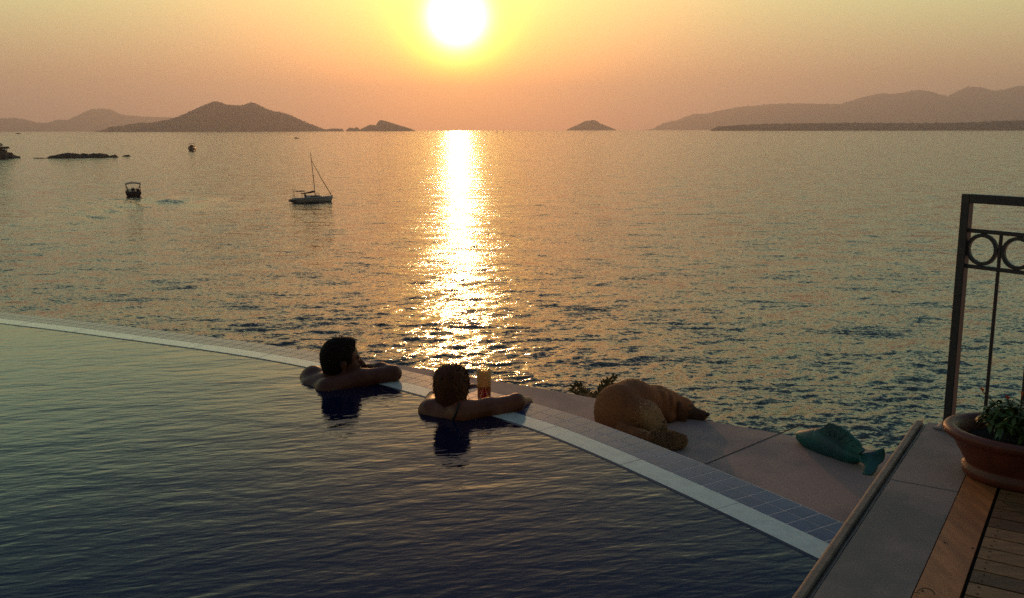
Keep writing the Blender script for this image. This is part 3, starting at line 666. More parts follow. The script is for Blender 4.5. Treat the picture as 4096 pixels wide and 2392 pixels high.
o = wk.build('walkway', M['walk']); tag(o, kind='structure')
j1, j2 = on(3122, 1733, WZ), on(2868, 1838, WZ)
def thin_strip(name, p, q, wdt, z, m, parent=None, h=.004):
    p, q = Vector(p), Vector(q); d = (q - p); c = (p + q) / 2; o = MB().box((c.x, c.y, z), (d.length, wdt, h), rz=math.atan2(d.y, d.x)).build(name, m, parent); return o
jd = (j1 - j2).normalized(); jt = MB()
jt.box(((j1 + j2) / 2).to_3d() * 1 - Vector((0, 0, 0)), ((j1 - j2).length + .5, .006, .003), rz=math.atan2(jd.y, jd.x))
o = jt.build('walkway_joint', M['black']); tag(o, kind='structure')

# terrace: coping with rounded nose, groove, stone, teak border, boards
TZ = .10
def along(poly_off, t0, t1, z0, z1, name, m, parent=None, kind='structure'):
    """slab between two offsets from the coping line"""
    a, b = poly_off; p = [cl(t0) + CN * a, cl(t1) + CN * a, cl(t1) + CN * b, cl(t0) + CN * b]
    o = MB().prism([(q.x, q.y) for q in p], z0, z1).build(name, m, parent)
    if kind: tag(o, kind=kind)
    return o
CW = .036
cs = MB(); prof = [(0.0, -.30)] + [(.03 - .03 * math.cos(a) if False else .016 * (1 - math.cos(a)), TZ - .016 + .016 * math.sin(a)) for a in [i * math.pi / 12 for i in range(7)]] + [(CW - .004, TZ), (CW, TZ - .008), (CW, -.1)]
T0, T1 = -2.2, 1.0; K = 60; n = len(prof)
for k in range(K + 1):
    b = cl(T0 + (T1 - T0) * k / K)
    for (u, z) in prof: q = b + CN * (u + mnoise.noise(Vector((k * .7, u * 9, 1))) * .0012); cs.v.append(Vector((q.x, q.y, z)))
for k in range(K):
    for i in range(n - 1): cs.f.append([k * n + i, (k + 1) * n + i, (k + 1) * n + i + 1, k * n + i + 1])
cs.f.append([K * n + i for i in range(n)])
o = cs.build('pool_coping', M['curb'], smooth=False); tag(o, 'rounded pale stone coping running beside the drain groove at right of pool', 'coping')
GW = .024
along((CW + .001, CW + GW), T0, 1.0, -.1, TZ - .022, 'groove_bottom', M['curb'])
mr_ = MB(); q0, q1 = cl(T0) + CN * (CW + .010), cl(1.0) + CN * (CW + .010)
pts = []
for k in range(120):
    t = k / 119; q = q0.lerp(q1, t) + CN * (mnoise.noise(Vector((t * 40, 0, 0))) * .003); pts.append((q.x, q.y, TZ - .020 + .003 * mnoise.noise(Vector((t * 30, 5, 0)))))
mr_.tube(pts, .0028, 5); tag(mr_.build('groove_sealant', M['zinc']), kind='structure')
# stone slabs with joints between them
SW = .57
a0 = CW + GW
pl_ = on(3860, 1910, TZ); off_sw = (Vector((pl_.x, pl_.y, 0)) - cl(0)).dot(CN); pl2 = on(3649, 2392, TZ); off_sw2 = (Vector((pl2.x, pl2.y, 0)) - cl(0)).dot(CN)
OS = (off_sw + off_sw2) / 2; pb = on(4003, 1942, TZ); pb2 = on(3846, 2392, TZ); OB = ((Vector((pb.x, pb.y, 0)) - cl(0)).dot(CN) + (Vector((pb2.x, pb2.y, 0)) - cl(0)).dot(CN)) / 2
Lc = (cl(1) - cl(0)).length
edges = [-2.2, -1.35, -.78, -.11 / 1, .42, .93, 1.0]
edges = [-2.2, -1.5, -.9] + [(Vector((q.x, q.y, 0)) - cl(0)).dot(CD) / Lc for q in (on(3329, 2262, TZ), on(3560, 1916, TZ), on(3663, 1759, TZ))] + [1.0]

for i in range(len(edges) - 1):
    along((a0, OS - .004), edges[i] + .0008, edges[i + 1] - .0008, -.2, TZ - .0015 * (i % 2), 'stone_paving', M['slab'])
along((a0 + .01, OS + 3.5), T0, .995, -.3, TZ - .018, 'terrace_base', M['black'])
along((OS, OB - .008), T0, .93, TZ - .015, TZ + .001, 'teak_border', M['wood'])
# boards across
bw_ = .098; s = T0 * Lc; nb = 0
while s < .93 * Lc:
    c0, c1 = s / Lc, (s + bw_ - .009) / Lc
    p = [cl(c0) + CN * (OB + .004), cl(c1) + CN * (OB + .004), cl(c1) + CN * (OB + 2.6), cl(c0) + CN * (OB + 2.6)]
    if s > -1.2:
        bd = MB().prism([(q.x, q.y) for q in p], TZ - .016, TZ + random.uniform(-.001, .001)); o = bd.build('deck_board', M['board']); tag(o, kind='structure')
        for uu in (.03,):
            for vv in (.2, .75):
                q = cl(s / Lc + (bw_ - .009) * vv / Lc) + CN * (OB + uu + random.uniform(0, .008))
                o2 = MB().lathe([(.0001, .0), (.0038, .0)], (q.x, q.y, TZ + .0014), n=10).build('screw_hole', M['black'], o)
    else:
        tag(MB().prism([(q.x, q.y) for q in p], TZ - .016, TZ).build('deck_board', M['board']), kind='structure')
    s += bw_
for (x_, y_) in ((3891, 2194), (3780, 2172), (3690, 2365)):
    q = on(x_, y_, TZ); MB().lathe([(.0001, 0), (.005, 0)], (q.x, q.y, TZ + .0022), n=10).build('screw_hole', M['black'], bpy.data.objects['teak_border'])
# end face of the terrace beyond the post, and supporting wall down to the shore
# ================================================================== railing
rl = empty('railing', (2.045, 4.22, TZ), 'dark iron railing with ring frieze, standing at the terrace corner', 'railing')
RP = on(3793, 1716, TZ); RP.z = TZ; RD = Vector((.565, -.825, 0)).normalized(); RB = Vector((-RD.y, RD.x, 0)); Z3 = Vector((0, 0, 1))
def rbox(p, q, wa, wb, mb):          # bar from p to q
    d = (q - p); Lb = d.length; d.normalize(); side = RB; oth = d.cross(side)
    return mb.box((p + q) / 2, (Lb, wa, wb), X=d, Y=side, Z=oth, bev=.003)
PWd = .040; TOP = 1.205
mbp = MB(); rbox(RP, RP + Z3 * (TOP - TZ - .0005), PWd, PWd, mbp); mbp.build('post', M['iron'], rl)
mbp = MB(); a = RP + RD * (PWd / 2 + .001) + Z3 * (TOP - TZ - PWd / 2); rbox(a, a + RD * 2.6, PWd - .003, PWd, mbp); mbp.build('top_rail', M['iron'], rl)
zm1, zm2 = 1.066 - .012, .906
m1 = at(3868, 915, 4.69).z; m2 = at(3860, 1056, 4.69).z
zm1 = m1 - .008; zm2 = m2 - .010
for z_ in (zm1, zm2, TZ + .045):
    mbp = MB(); a = RP + RD * (PWd / 2) + Z3 * (z_ - TZ); rbox(a, a + RD * 2.6, .016, .018, mbp); mbp.build('mid_rail', M['iron'], rl)
rr = (zm1 - zm2 - .018) / 2
pitch_ = 2 * rr + .016
for k in range(17):
    c = RP + RD * (PWd * .38 + rr + k * pitch_) + Z3 * ((zm1 + zm2) / 2 - TZ)
    rg = MB(); K = 40; R1, R2, hw = rr, rr - .016, .007
    for i in range(K):
        a = 2 * math.pi * i / K
        for (r_, s_) in ((R1, -hw), (R1, hw), (R2, hw), (R2, -hw)): rg.v.append(c + (RD * math.cos(a) + Z3 * math.sin(a)) * r_ + RB * s_)
    for i in range(K):
        for j in range(4): rg.f.append([i * 4 + j, ((i + 1) % K) * 4 + j, ((i + 1) % K) * 4 + (j + 1) % 4, i * 4 + (j + 1) % 4])
    rg.build('ring', M['iron'], rl, smooth=False)
    c = RP + RD * (PWd * .38 + (k + 1) * pitch_ - .008)
    bb = MB(); rbox(c + Z3 * .053, c + Z3 * (zm1 - TZ - .008), .012, .015, bb); bb.build('baluster', M['iron'], rl)
bp_ = MB(); X_, Y_ = CD, CN
bp_.box(RP + Z3 * .004, (.10, .10, .008), rz=math.atan2(RD.y, RD.x), bev=.002); bp_.lathe([(.0, .045), (.028, .043), (.036, .02), (.052, .010)], RP, n=20); bp_.build('base_plate', M['zinc'], rl, smooth=False)

# ================================================================== potted plant
pc = Vector((2.07, 3.60, TZ + .002)); prz = math.atan2(-.43, .9)
pot = empty('flower_pot', pc, 'large oval terracotta bowl planter on the teak border', 'planter')
A1, B1 = .315, .25
prof = [(.0, 0), (.70, 0), (.735, .012), (.745, .05), (.70, .062), (.72, .075), (.80, .13), (.87, .18), (.905, .20), (.97, .208), (1.0, .222), (1.0, .238), (.985, .25), (.94, .256), (.87, .252), (.83, .238), (.80, .20), (.76, .15)]
prof = [(a_, b_ * .80) for a_, b_ in prof]
MB().lathe(prof, pc, A1, B1, 72, prz).build('bowl', M['terracotta'], pot, smooth=True)
sm = MB(); K = 40
sm.v.append(pc + Vector((0, 0, .145)))
for j in range(1, 7):
    for i in range(K):
        a = 2 * math.pi * i / K; r_ = .785 * j / 6; x_, y_ = A1 * r_ * math.cos(a), B1 * r_ * math.sin(a)
        sm.v.append(pc + Vector((x_ * math.cos(prz) - y_ * math.sin(prz), x_ * math.sin(prz) + y_ * math.cos(prz), .142 + .02 * mnoise.noise(Vector((x_ * 30, y_ * 30, 0))))))
for i in range(K): sm.f.append([0, 1 + i, 1 + (i + 1) % K])
for j in range(5):
    for i in range(K): a = 1 + j * K; sm.f.append([a + i, a + K + i, a + K + (i + 1) % K, a + (i + 1) % K])
sm.build('soil', M['soil'], pot, smooth=True)

def leaf(mb, base, d, up, L_, W_, curl=.25):
    d = d.normalized(); s = d.cross(up); s = s.normalized() if s.length > 1e-4 else d.orthogonal().normalized(); nrm_ = s.cross(d)
    sec = [(0, .05), (.25, .75), (.5, 1), (.75, .7), (1, .02)]; P_ = []
    for t, w_ in sec:
        c = base + d * (L_ * t) - nrm_ * (curl * L_ * t * t)
        P_ += [c - s * (W_ / 2 * w_) + nrm_ * (.12 * W_ * w_), c, c + s * (W_ / 2 * w_) + nrm_ * (.12 * W_ * w_)]
    F_ = []
    for i in range(4):
        for k in range(2): a = i * 3 + k; F_.append([a, a + 1, a + 4, a + 3])
    mb.add(P_, F_)
def rnd_dir(g, up=.3):
    a = g.uniform(0, 6.28); z = g.uniform(up - .5, up + .6); return Vector((math.cos(a), math.sin(a), z)).normalized()
g = random.Random(5)
plc = Vector((pc.x - .035, pc.y + .02, pc.z + .18))
pl = empty('flowering_plant', plc, 'bushy green plant with red buds growing in the terracotta bowl', 'plant')
lf = MB(); sts = MB()
for k in range(46):
    a = g.uniform(0, 6.28); r_ = g.uniform(0, .10); b = plc + Vector((r_ * math.cos(a), r_ * math.sin(a), -.01)); e_ = g.uniform(0, 1) ** .5
    tip = plc + Vector((math.cos(a) * .17 * e_, math.sin(a) * .13 * e_, .155 * (1 - e_ ** 3) * g.uniform(.55, 1.05) + .01))
    midp = (b + tip) / 2 + Vector((0, 0, .03)); sts.tube([b, midp, tip], [.003, .0025, .0015], 5)
    for j in range(22):
        t = g.uniform(.3, 1.0); c = b.lerp(midp, min(1, t * 2)) if t < .5 else midp.lerp(tip, t * 2 - 1)
        leaf(lf, c + Vector((g.uniform(-.012, .012), g.uniform(-.012, .012), g.uniform(-.01, .012))), rnd_dir(g, .15), Vector((0, 0, 1)), g.uniform(.024, .046), g.uniform(.016, .027), g.uniform(.2, 1.0))
fp = [at(3930, 1566, 4.05), at(4030, 1597, 3.95), at(4088, 1584, 4.05)]
for i, f_ in enumerate(fp):
    sts.tube([plc + Vector((0, 0, .03)), (plc + f_) / 2 + Vector((0, 0, .02)), f_], [.003, .0025, .002], 5)
    fl = MB()
    for j in range(7): leaf(fl, f_, Vector((g.uniform(-.6, .6), g.uniform(-.6, .6), 1)), Vector((1, 0, 0)), g.uniform(.014, .024), .010, .1)
    fl.build('flower_bud', M['petal'], pl, smooth=True)
    for j in range(6): leaf(lf, f_.lerp(plc, g.uniform(.1, .5)), rnd_dir(g, .2), Vector((0, 0, 1)), .035, .018, .4)
sts.build('stem', M['stem'], pl); lf.build('leaves', M['leaf'], pl, smooth=True)

# shrub peeping over the walkway edge
sb = at(2392, 1590, 6.02); sb.z = WZ - .42
sh = empty('leafy_shrub', sb, 'leafy green shrub growing over the walkway edge behind the dog', 'shrub')
lf = MB(); sts = MB()
def frond(p0, p1, bend, n=9, ll=.075, wd=.024):
    p0, p1 = Vector(p0), Vector(p1); m_ = (p0 + p1) / 2 + Vector(bend)
    pts = [p0 * (1 - t) ** 2 + m_ * 2 * t * (1 - t) + p1 * t * t for t in [i / 10 for i in range(11)]]
    sts.tube(pts, [.005 - .0004 * i for i in range(11)], 5)
    for i in range(n):
        t = .3 + .7 * i / (n - 1); c = p0 * (1 - t) ** 2 + m_ * 2 * t * (1 - t) + p1 * t * t; dr = ((m_ - p0).lerp(p1 - m_, t)).normalized()
        for s_ in (-1, 1):
            sd_ = Vector((s_ * .75, g.uniform(-.3, .3), g.uniform(-.2, .35))); leaf(lf, c, dr * .9 + sd_ * .8, Vector((0, -1, .3)), ll * g.uniform(.7, 1.1), wd * g.uniform(.8, 1.2), g.uniform(-.1, .35))
    leaf(lf, p1, p1 - m_, Vector((0, -1, .2)), ll, wd)
base = at(2380, 1640, 6.05)
for (x_, y_, dd) in ((2300, 1553, 6.05), (2318, 1546, 6.1), (2335, 1560, 6.0), (2352, 1573, 6.0), (2296, 1565, 6.0), (2375, 1580, 6.0), (2418, 1535, 6.1), (2432, 1525, 6.05), (2452, 1516, 6.1), (2410, 1560, 6.05), (2440, 1545, 6.1), (2425, 1570, 6.0), (2345, 1582, 5.95), (2395, 1588, 5.95)):
    p1 = at(x_, y_, dd + .05); frond(base + Vector((g.uniform(-.04, .04), .1, -.05)), p1, (g.uniform(-.02, .02), .02, .03), n=6, ll=.050, wd=.015)
sts.build('stem', M['stem'], sh); lf.build('leaves', M['leaf2'], sh, smooth=True)

# ================================================================== green fish sculpture
def FS(a, b, D): return at(3100 + a / 4.6, 1640 + b / 4.6, D)
fz = WZ
fi = empty('fish_sculpture', on(3350, 1840, WZ), 'green glazed ceramic fish lying on the walkway by the coping', 'sculpture')
ax0, ax1 = FS(450, 470, 5.02), FS(1700, 880, 4.74)
fd = (ax1 - ax0).normalized(); fs = Vector((-fd.y, fd.x, 0)).normalized(); fu = fd.cross(fs) * -1
if fu.z < 0: fu = -fu
BF = np.array([fd, fs, fu])
def fpt(a, b, c=0): return ax0 + fd * a + fs * c + fu * b
Lf = (ax1 - ax0).length
prims = [('e', fpt(Lf * .17, -.002), (.088, .042, .046), BF), ('e', fpt(Lf * .40, .000), (.135, .054, .080), BF), ('e', fpt(Lf * .62, -.008), (.12, .044, .062), BF),
         ('c', fpt(Lf * .7, -.012), fpt(Lf * 1.0, 0), .042, .022), ('c', fpt(.0, .0), fpt(Lf * .2, -.002), .013, .038),
         ('e', fpt(.012, .008), (.014, .012, .008), BF, .008), ('e', fpt(.012, -.008), (.014, .012, .007), BF, .006)]
tail = [(1560, 790), (1640, 790), (1700, 772), (1760, 765), (1850, 740), (1940, 706), (1995, 700), (2020, 730), (2031, 800), (2022, 880), (1990, 950), (1940, 990), (1900, 1015), (1885, 1050), (1870, 1100), (1840, 1150), (1790, 1190), (1740, 1205), (1680, 1198), (1620, 1180), (1640, 1150), (1668, 1100), (1662, 1040), (1640, 990), (1600, 965), (1540, 950)]
def tD(a, b): return 4.745 - max(0, b - 860) / 340 * .12
tm = MB(); K = len(tail); cen_ = FS(1760, 900, tD(1760, 900))
for s_, inset in ((-1, .82), (-1.6, .4), (1.6, .4), (1, .82)): pass
rings_ = [(.0, 1.0), (-.007, .93), (-.013, .55)]
for off, sc in [(-.013, .5), (-.008, .92), (0, 1.0), (.008, .92), (.013, .5)]:
    for a_, b_ in tail: tm.v.append(cen_.lerp(FS(a_, b_, tD(a_, b_)), sc) + fs * off)
tm.f = [list(range(K))[::-1], [4 * K + i for i in range(K)]] + [[j * K + i, j * K + (i + 1) % K, (j + 1) * K + (i + 1) % K, (j + 1) * K + i] for j in range(4) for i in range(K)]
tm.build('tail_fin', M['fishg'], fi, smooth=True)
def eye_cut(G, v):
    for c in (fpt(Lf * .17, .014, -.040), fpt(Lf * .17, .014, .040)):
        v = np.maximum(v, -(d_ell(G, c, (.006, .006, .006)) )) if False else v
    q = G - np.array(ax0, dtype=np.float32); a = q @ np.array(fd, dtype=np.float32)
    b = q @ np.array(fu, dtype=np.float32)
    groove = .0016 * np.sin(b * 420 + a * 60) * (a > Lf * 1.02)
    mouth = .004 * np.exp(-((b) / .003) ** 2) * (a < .03)
    gill = .0018 * np.exp(-((a - Lf * .27 - b * .35 + 6 * b * b) / .004) ** 2)
    return v + groove + mouth + gill
grow(prims, h=.0045, k=.028, name='fish_body', material=M['fishg'], parent=fi, extra=eye_cut)
# dorsal fin: scalloped, with thickness
dors = [(800, 372), (900, 315), (960, 262), (1000, 232), (1060, 245), (1120, 272), (1195, 288), (1250, 330), (1330, 376), (1370, 420), (1450, 500), (1520, 560), (1565, 610), (1590, 680), (1640, 745), (1560, 800), (1300, 700), (1100, 560), (900, 480)]
fm = MB(); top_ = []; K = len(dors)
for s_ in (-1, 1):
    for i, (a, b) in enumerate(dors):
        th = .006 if i < 14 else .014; fm.v.append(FS(a, b, 4.98 - (a - 450) / 1250 * .28) + fs * (s_ * th))
fm.f = [list(range(K)), list(range(2 * K - 1, K - 1, -1))] + [[i, K + i, K + (i + 1) % K, (i + 1) % K] for i in range(K)]
fin = fm.build('dorsal_fin', M['fishg'], fi)
rb_ = MB()
for (a, b, c, d) in ((1020, 260, 1040, 480), (1130, 285, 1120, 500), (1215, 320, 1200, 560), (1340, 400, 1230, 530), (1460, 520, 1330, 600), (1565, 620, 1440, 660)):
    for s_ in (-1, 1):
        rb_.tube([FS(a, b, 4.98 - (a - 450) / 1250 * .28) + fs * s_ * .005, FS(c, d, 4.98 - (c - 450) / 1250 * .28) + fs * s_ * .012], [.0022, .004], 6)
rb_.build('fin_rib', M['fishg'], fin, smooth=True)
for s_ in (-1, 1): MB().blob(fpt(Lf * .19, .006, s_ * .036), (.007, .007, .007)).build('eye', M['black'], fi, smooth=True)
MB().blob(fpt(.002, .006, 0), (.008, .009, .006)).build('lip', M['terracotta'], fi, smooth=True)

# ================================================================== people
def frame(face, up):
    f = Vector(face).normalized(); u = Vector(up); u = (u - f * u.dot(f)).normalized(); s = f.cross(u); return f, s, u      # face, right side, up
def head_prims(c, face, up, sc=1.0):
    f, s, u = frame(face, up); B = np.array([f, s, u]); P = lambda a, b, d: Vector(c) + (f * a + s * b + u * d) * sc
    R3 = lambda a, b, d: (a * sc, b * sc, d * sc)
    return [('e', P(-.012, 0, .030), R3(.098, .076, .088), B, .02), ('e', P(.030, 0, -.030), R3(.066, .060, .082), B, .025), ('e', P(.046, 0, -.082), R3(.034, .034, .026), B, .02),
            ('e', P(.078, 0, .028), R3(.016, .052, .012), B, .012), ('c', P(.090, 0, .012), P(.116, 0, -.024), .008 * sc, .013 * sc, .010), ('e', P(.104, .012, -.028), R3(.010, .008, .007), B, .006), ('e', P(.104, -.012, -.028), R3(.010, .008, .007), B, .006),
            ('e', P(.092, 0, -.056), R3(.012, .022, .006), B, .006), ('e', P(.089, 0, -.068), R3(.012, .019, .007), B, .006), ('e', P(.083, .030, .004), R3(.011, .014, .010), B, .006), ('e', P(.083, -.030, .004), R3(.011, .014, .010), B, .006),
            ('e', P(.060, .040, -.022), R3(.022, .018, .018), B, .02), ('e', P(.060, -.040, -.022), R3(.022, .018, .018), B, .02),
            ('e', P(-.006, .077, -.006), R3(.018, .009, .030), B, .006), ('e', P(-.006, -.077, -.006), R3(.018, .009, .030), B, .006)], P, B
def hand_prims(wr, d, up, sc=1.0, curl=.5, side=1, spread=.12):
    """wrist, pointing direction, back-of-hand direction; palm plus four fingers and a thumb"""
    d = Vector(d).normalized(); u = Vector(up); u = (u - d * u.dot(d)).normalized(); s = d.cross(u) * side
    Q = lambda a, b, c: Vector(wr) + (d * a + s * b + u * c) * sc
    pr = [('c', Q(0, 0, 0), Q(.045, 0, 0), .024 * sc, .026 * sc, .015), ('c', Q(.04, -.024, 0), Q(.078, -.028, 0), .017 * sc, .012 * sc, .012), ('c', Q(.04, .024, 0), Q(.074, .030, 0), .017 * sc, .012 * sc, .012), ('c', Q(.03, 0, 0), Q(.08, 0, 0), .018 * sc, .013 * sc, .012)]
    for b, ln, x0 in ((-.032, .066, .078), (-.011, .078, .084), (.010, .073, .083), (.031, .058, .076)):
        p = Q(x0, b, 0); dirv = (d + s * (b * spread * 30 * .12)).normalized(); a_ = 0; r_ = .0088 * sc
        for seg, fr_ in enumerate((.45, .30, .25)):
            a_ += curl * (.45, .7, .5)[seg]; q = p + (dirv * math.cos(a_) - u * math.sin(a_)) * ln * fr_ * sc; pr.append(('c', p, q, r_, r_ * .92, .003)); p = q; r_ *= .92
    p = Q(.018, -.026, -.004); q = Q(.05, -.052, -.014); r2 = Q(.078, -.058, -.026); pr += [('c', p, q, .013 * sc, .011 * sc, .006), ('c', q, r2, .0105 * sc, .009 * sc, .004)]
    return pr
def tufts(P0, n, region, mat_, name, parent, ln=.02, wd=.0022, flow=Vector((0, 0, -1)), nk=.5, seed=3, jit=.35, base=None):
    """short hairs rooted on a finished mesh"""
    me = P0.data; g_ = np.random.default_rng(seed); nf = len(me.polygons); ar = np.zeros(nf); me.polygons.foreach_get('area', ar)
    cen = np.zeros(nf * 3); me.polygons.foreach_get('center', cen); cen = cen.reshape(-1, 3); nor = np.zeros(nf * 3); me.polygons.foreach_get('normal', nor); nor = nor.reshape(-1, 3)
    if region is not None: ar = ar * region(cen, nor)
    k = g_.choice(nf, n, p=ar / ar.sum()); c = cen[k] + g_.normal(0, .002, (n, 3)); no = nor[k]
    fl_ = flow(c) if callable(flow) else np.tile(np.array(flow), (n, 1)); fl_ = fl_ - no * (fl_ * no).sum(1)[:, None]; fl_ /= np.maximum(np.linalg.norm(fl_, axis=1), 1e-6)[:, None]
    d = fl_ * (1 - nk) + no * nk + g_.normal(0, jit * .4, (n, 3)); d /= np.linalg.norm(d, axis=1)[:, None]
    sd_ = np.cross(d, no); sd_ /= np.maximum(np.linalg.norm(sd_, axis=1), 1e-6)[:, None]; ll = ln * g_.uniform(.5, 1.15, (n, 1)); ww = wd * g_.uniform(.6, 1.3, (n, 1))
    c = c - no * .002
    V = np.stack([c - sd_ * ww / 2, c + sd_ * ww / 2, c + d * ll * .6 + sd_ * ww * .35 - fl_ * 0, c + d * ll - no * ll * .12], 1).reshape(-1, 3)
    i = np.arange(n) * 4; F = np.concatenate([np.stack([i, i + 1, i + 2], 1), np.stack([i, i + 2, i + 3], 1)])
    return mesh_obj(name, V, F, mat_, parent, smooth=False)

# --- man, arms folded on the edge, face turned right
def MN(a, b, D): return at(1180 + a / 3.2, 1300 + b / 3.2, D)
mw = MN(380, 815, 5.45)
hc = MN(605, 455, 5.60)
face = Vector((.93, .33, -.05)); upv = Vector((.10, .05, 1))
hp, HP, HB = head_prims(hc, face, upv, 1.10)
shR, shL = MN(420, 790, 5.45), MN(235, 690, 5.72); shR.z = -.005; 
elR = on(1574, 1494, .046)
haR = on(1462, 1474, .055)
elL = MN(520, 640, 6.02); haL = MN(1000, 560, 5.93)
neck0 = MN(430, 730, 5.60)
0 and print('MAN', [tuple(round(c, 3) for c in p) for p in (hc, shR, shL, elR, haR, elL, haL)])
chest = (shR + shL) / 2 + Vector((0, .02, -.12))
mp_ = hp + [('c', neck0 + Vector((0, 0, -.04)), HP(-.02, 0, -.06), .066, .060, .03),
   ('c', shR + Vector((0, 0, -.03)), shL + Vector((0, .0, -.04)), .075, .075, .05), ('e', chest, (.20, .12, .16), None, .06),
   ('c', chest + Vector((0, 0, -.05)), chest + Vector((0, -.04, -.42)), .15, .13, .06),
   ('c', shR, shR.lerp(elR, .5) + Vector((0, 0, .012)), .064, .058, .04), ('c', shR.lerp(elR, .5) + Vector((0, 0, .012)), elR, .058, .047, .03),
   ('c', elR, elR.lerp(haR, .45) + Vector((0, 0, .010)), .045, .044, .02), ('c', elR.lerp(haR, .45) + Vector((0, 0, .010)), haR, .042, .028, .02),
   ('e', shL, (.075, .085, .08), None, .04), ('c', shL + Vector((0, .0, 0)), shL.lerp(elL, .6), .070, .055, .03), ('c', shL.lerp(elL, .6), elL, .052, .045, .03),
   ('c', elL, haL, .042, .027, .02)]
mp_ += hand_prims(haR, haL.lerp(elL, .5) - haR + Vector((-.1, .05, -.05)), Vector((0, 0, 1)), 1.0, .5, 1)
mp_ += hand_prims(haL, Vector((.7, .35, -.12)), Vector((0, 0, 1)), 1.0, .6, -1)
man = grow(mp_, h=.0055, k=.03, name='person', material=M['skin'])
tag(man, 'short haired man in the pool resting on folded arms, face turned right', 'person')
# hair cap
hf, hs, hu = [Vector(r_) for r_ in HB]
def cap_cut(G, v):
    q = G - np.array(hc, dtype=np.float32); a = q @ np.array(hf, dtype=np.float32); b = q @ np.array(hs, dtype=np.float32); c = q @ np.array(hu, dtype=np.float32)
    plane = np.maximum(a - .070 - (c - .10) * .12, -(c + .075 - np.maximum(a + .02, 0) * 1.35))     # behind the forehead, above the nape
    side = np.where(np.abs(b) > .05, (a - .045) * 1.0 - np.maximum(c - .055, 0) * .9, -1)
    nz = .001 * np.sin(G[..., 0] * 310 + G[..., 2] * 90) * np.sin(G[..., 1] * 260 + G[..., 2] * 170)
    return np.maximum(np.maximum(v + nz, plane), side)
hair = grow([('e', HP(-.014, 0, .034), (.108 * 1.1, .084 * 1.1, .097 * 1.1), HB), ('e', HP(-.045, 0, -.01), (.070 * 1.1, .072 * 1.1, .085 * 1.1), HB), ('e', HP(.035, 0, .098), (.055, .065, .032), HB)], h=.005, k=.02, name='hair', material=M['hair'], parent=man, extra=cap_cut)
tufts(hair, 5200, None, M['hair'], 'hair_tufts', hair, ln=.015, wd=.0024, flow=Vector(hf) * .6 - Vector(hu) * .5, nk=.38, seed=4)

# --- woman seen from behind, arm stretched along the edge
def WM(a, b, D): return at(1580 + a / 3.066, 1400 + b / 3.066, D)
wc = WM(705, 455, 4.88)
wface = Vector((.22, .95, -.12)); wup = Vector((-.10, .08, 1))
wp, WP, WB_ = head_prims(wc, wface, wup, 1.02)
wsR, wsL = WM(830, 765, 4.78), WM(420, 735, 4.90)
weR = on(2062, 1612, .042); wwR = at(2108, 1606, weR.xy.length + .17)
weL = WM(560, 500, 5.28); wwL = WM(960, 470, 5.36)
wch = (wsR + wsL) / 2 + Vector((0, .05, -.10))
0 and print('WOMAN', [tuple(round(c, 3) for c in p) for p in (wc, wsR, wsL, weR, wwR, weL, wwL)])
wpr = wp + [('c', (wsR + wsL) / 2 + Vector((.02, .03, .0)), WP(-.025, 0, -.07), .058, .052, .03),
   ('c', wsR + Vector((-.01, 0, -.02)), wsL + Vector((.02, 0, -.02)), .064, .058, .06), ('e', wch, (.14, .095, .12), None, .06),
   ('c', wch, wch + Vector((.02, .02, -.35)), .12, .10, .06),
   ('c', wsR, wsR.lerp(weR, .5) + Vector((0, 0, -.002)), .062, .052, .04), ('c', wsR.lerp(weR, .5) + Vector((0, 0, -.002)), weR, .052, .047, .03), ('e', weR + Vector((.012, .0, .010)), (.040, .042, .042), None, .02), ('c', weR, wwR, .044, .028, .02),
   ('c', wsL, wsL.lerp(weL, .5), .056, .048, .04), ('c', wsL.lerp(weL, .5), weL, .048, .040, .03), ('c', weL, wwL, .040, .025, .03)]
wpr += hand_prims(wwR, Vector((.50, .25, -.80)), Vector((.6, .3, .7)), .92, .35, 1)
wpr += hand_prims(wwL, Vector((.95, .0, -.22)), Vector((0, 0, 1)), .92, .5, -1)
wom = grow(wpr, h=.0055, k=.03, name='person', material=M['skin2'])
tag(wom, 'woman in the pool seen from behind, arm stretched along the edge', 'person')
gf, gs, gu = [Vector(r_) for r_ in WB_]
def wcap(G, v):
    q = G - np.array(wc, dtype=np.float32); a = q @ np.array(gf, dtype=np.float32); c = q @ np.array(gu, dtype=np.float32); b = q @ np.array(gs, dtype=np.float32)
    nz = .0008 * np.sin(b * 330 + 6 * np.sin(c * 30))
    return np.maximum(v + nz, a - .06)
whair = grow([('e', WP(-.012, 0, .030), (.112, .094, .098), WB_), ('e', WP(-.035, 0, -.035), (.075, .080, .075), WB_, .04), ('c', WP(-.045, .02, -.06), WP(-.050, -.005, -.085), .045, .034, .03), ('c', WP(-.02, -.066, -.08), WP(-.03, -.078, -.125), .016, .009, .01)], h=.005, k=.03, name='hair', material=M['hair2'], parent=wom, extra=wcap)
tufts(whair, 9000, None, M['hair2'], 'hair_strands', whair, ln=.022, wd=.0014, flow=-Vector(gu) - Vector(gf) * .3, nk=.10, seed=8, jit=.3)
tufts(whair, 500, None, M['hair2'], 'loose_strands', whair, ln=.045, wd=.0018, flow=-Vector(gu), nk=.16, seed=28, jit=.5)
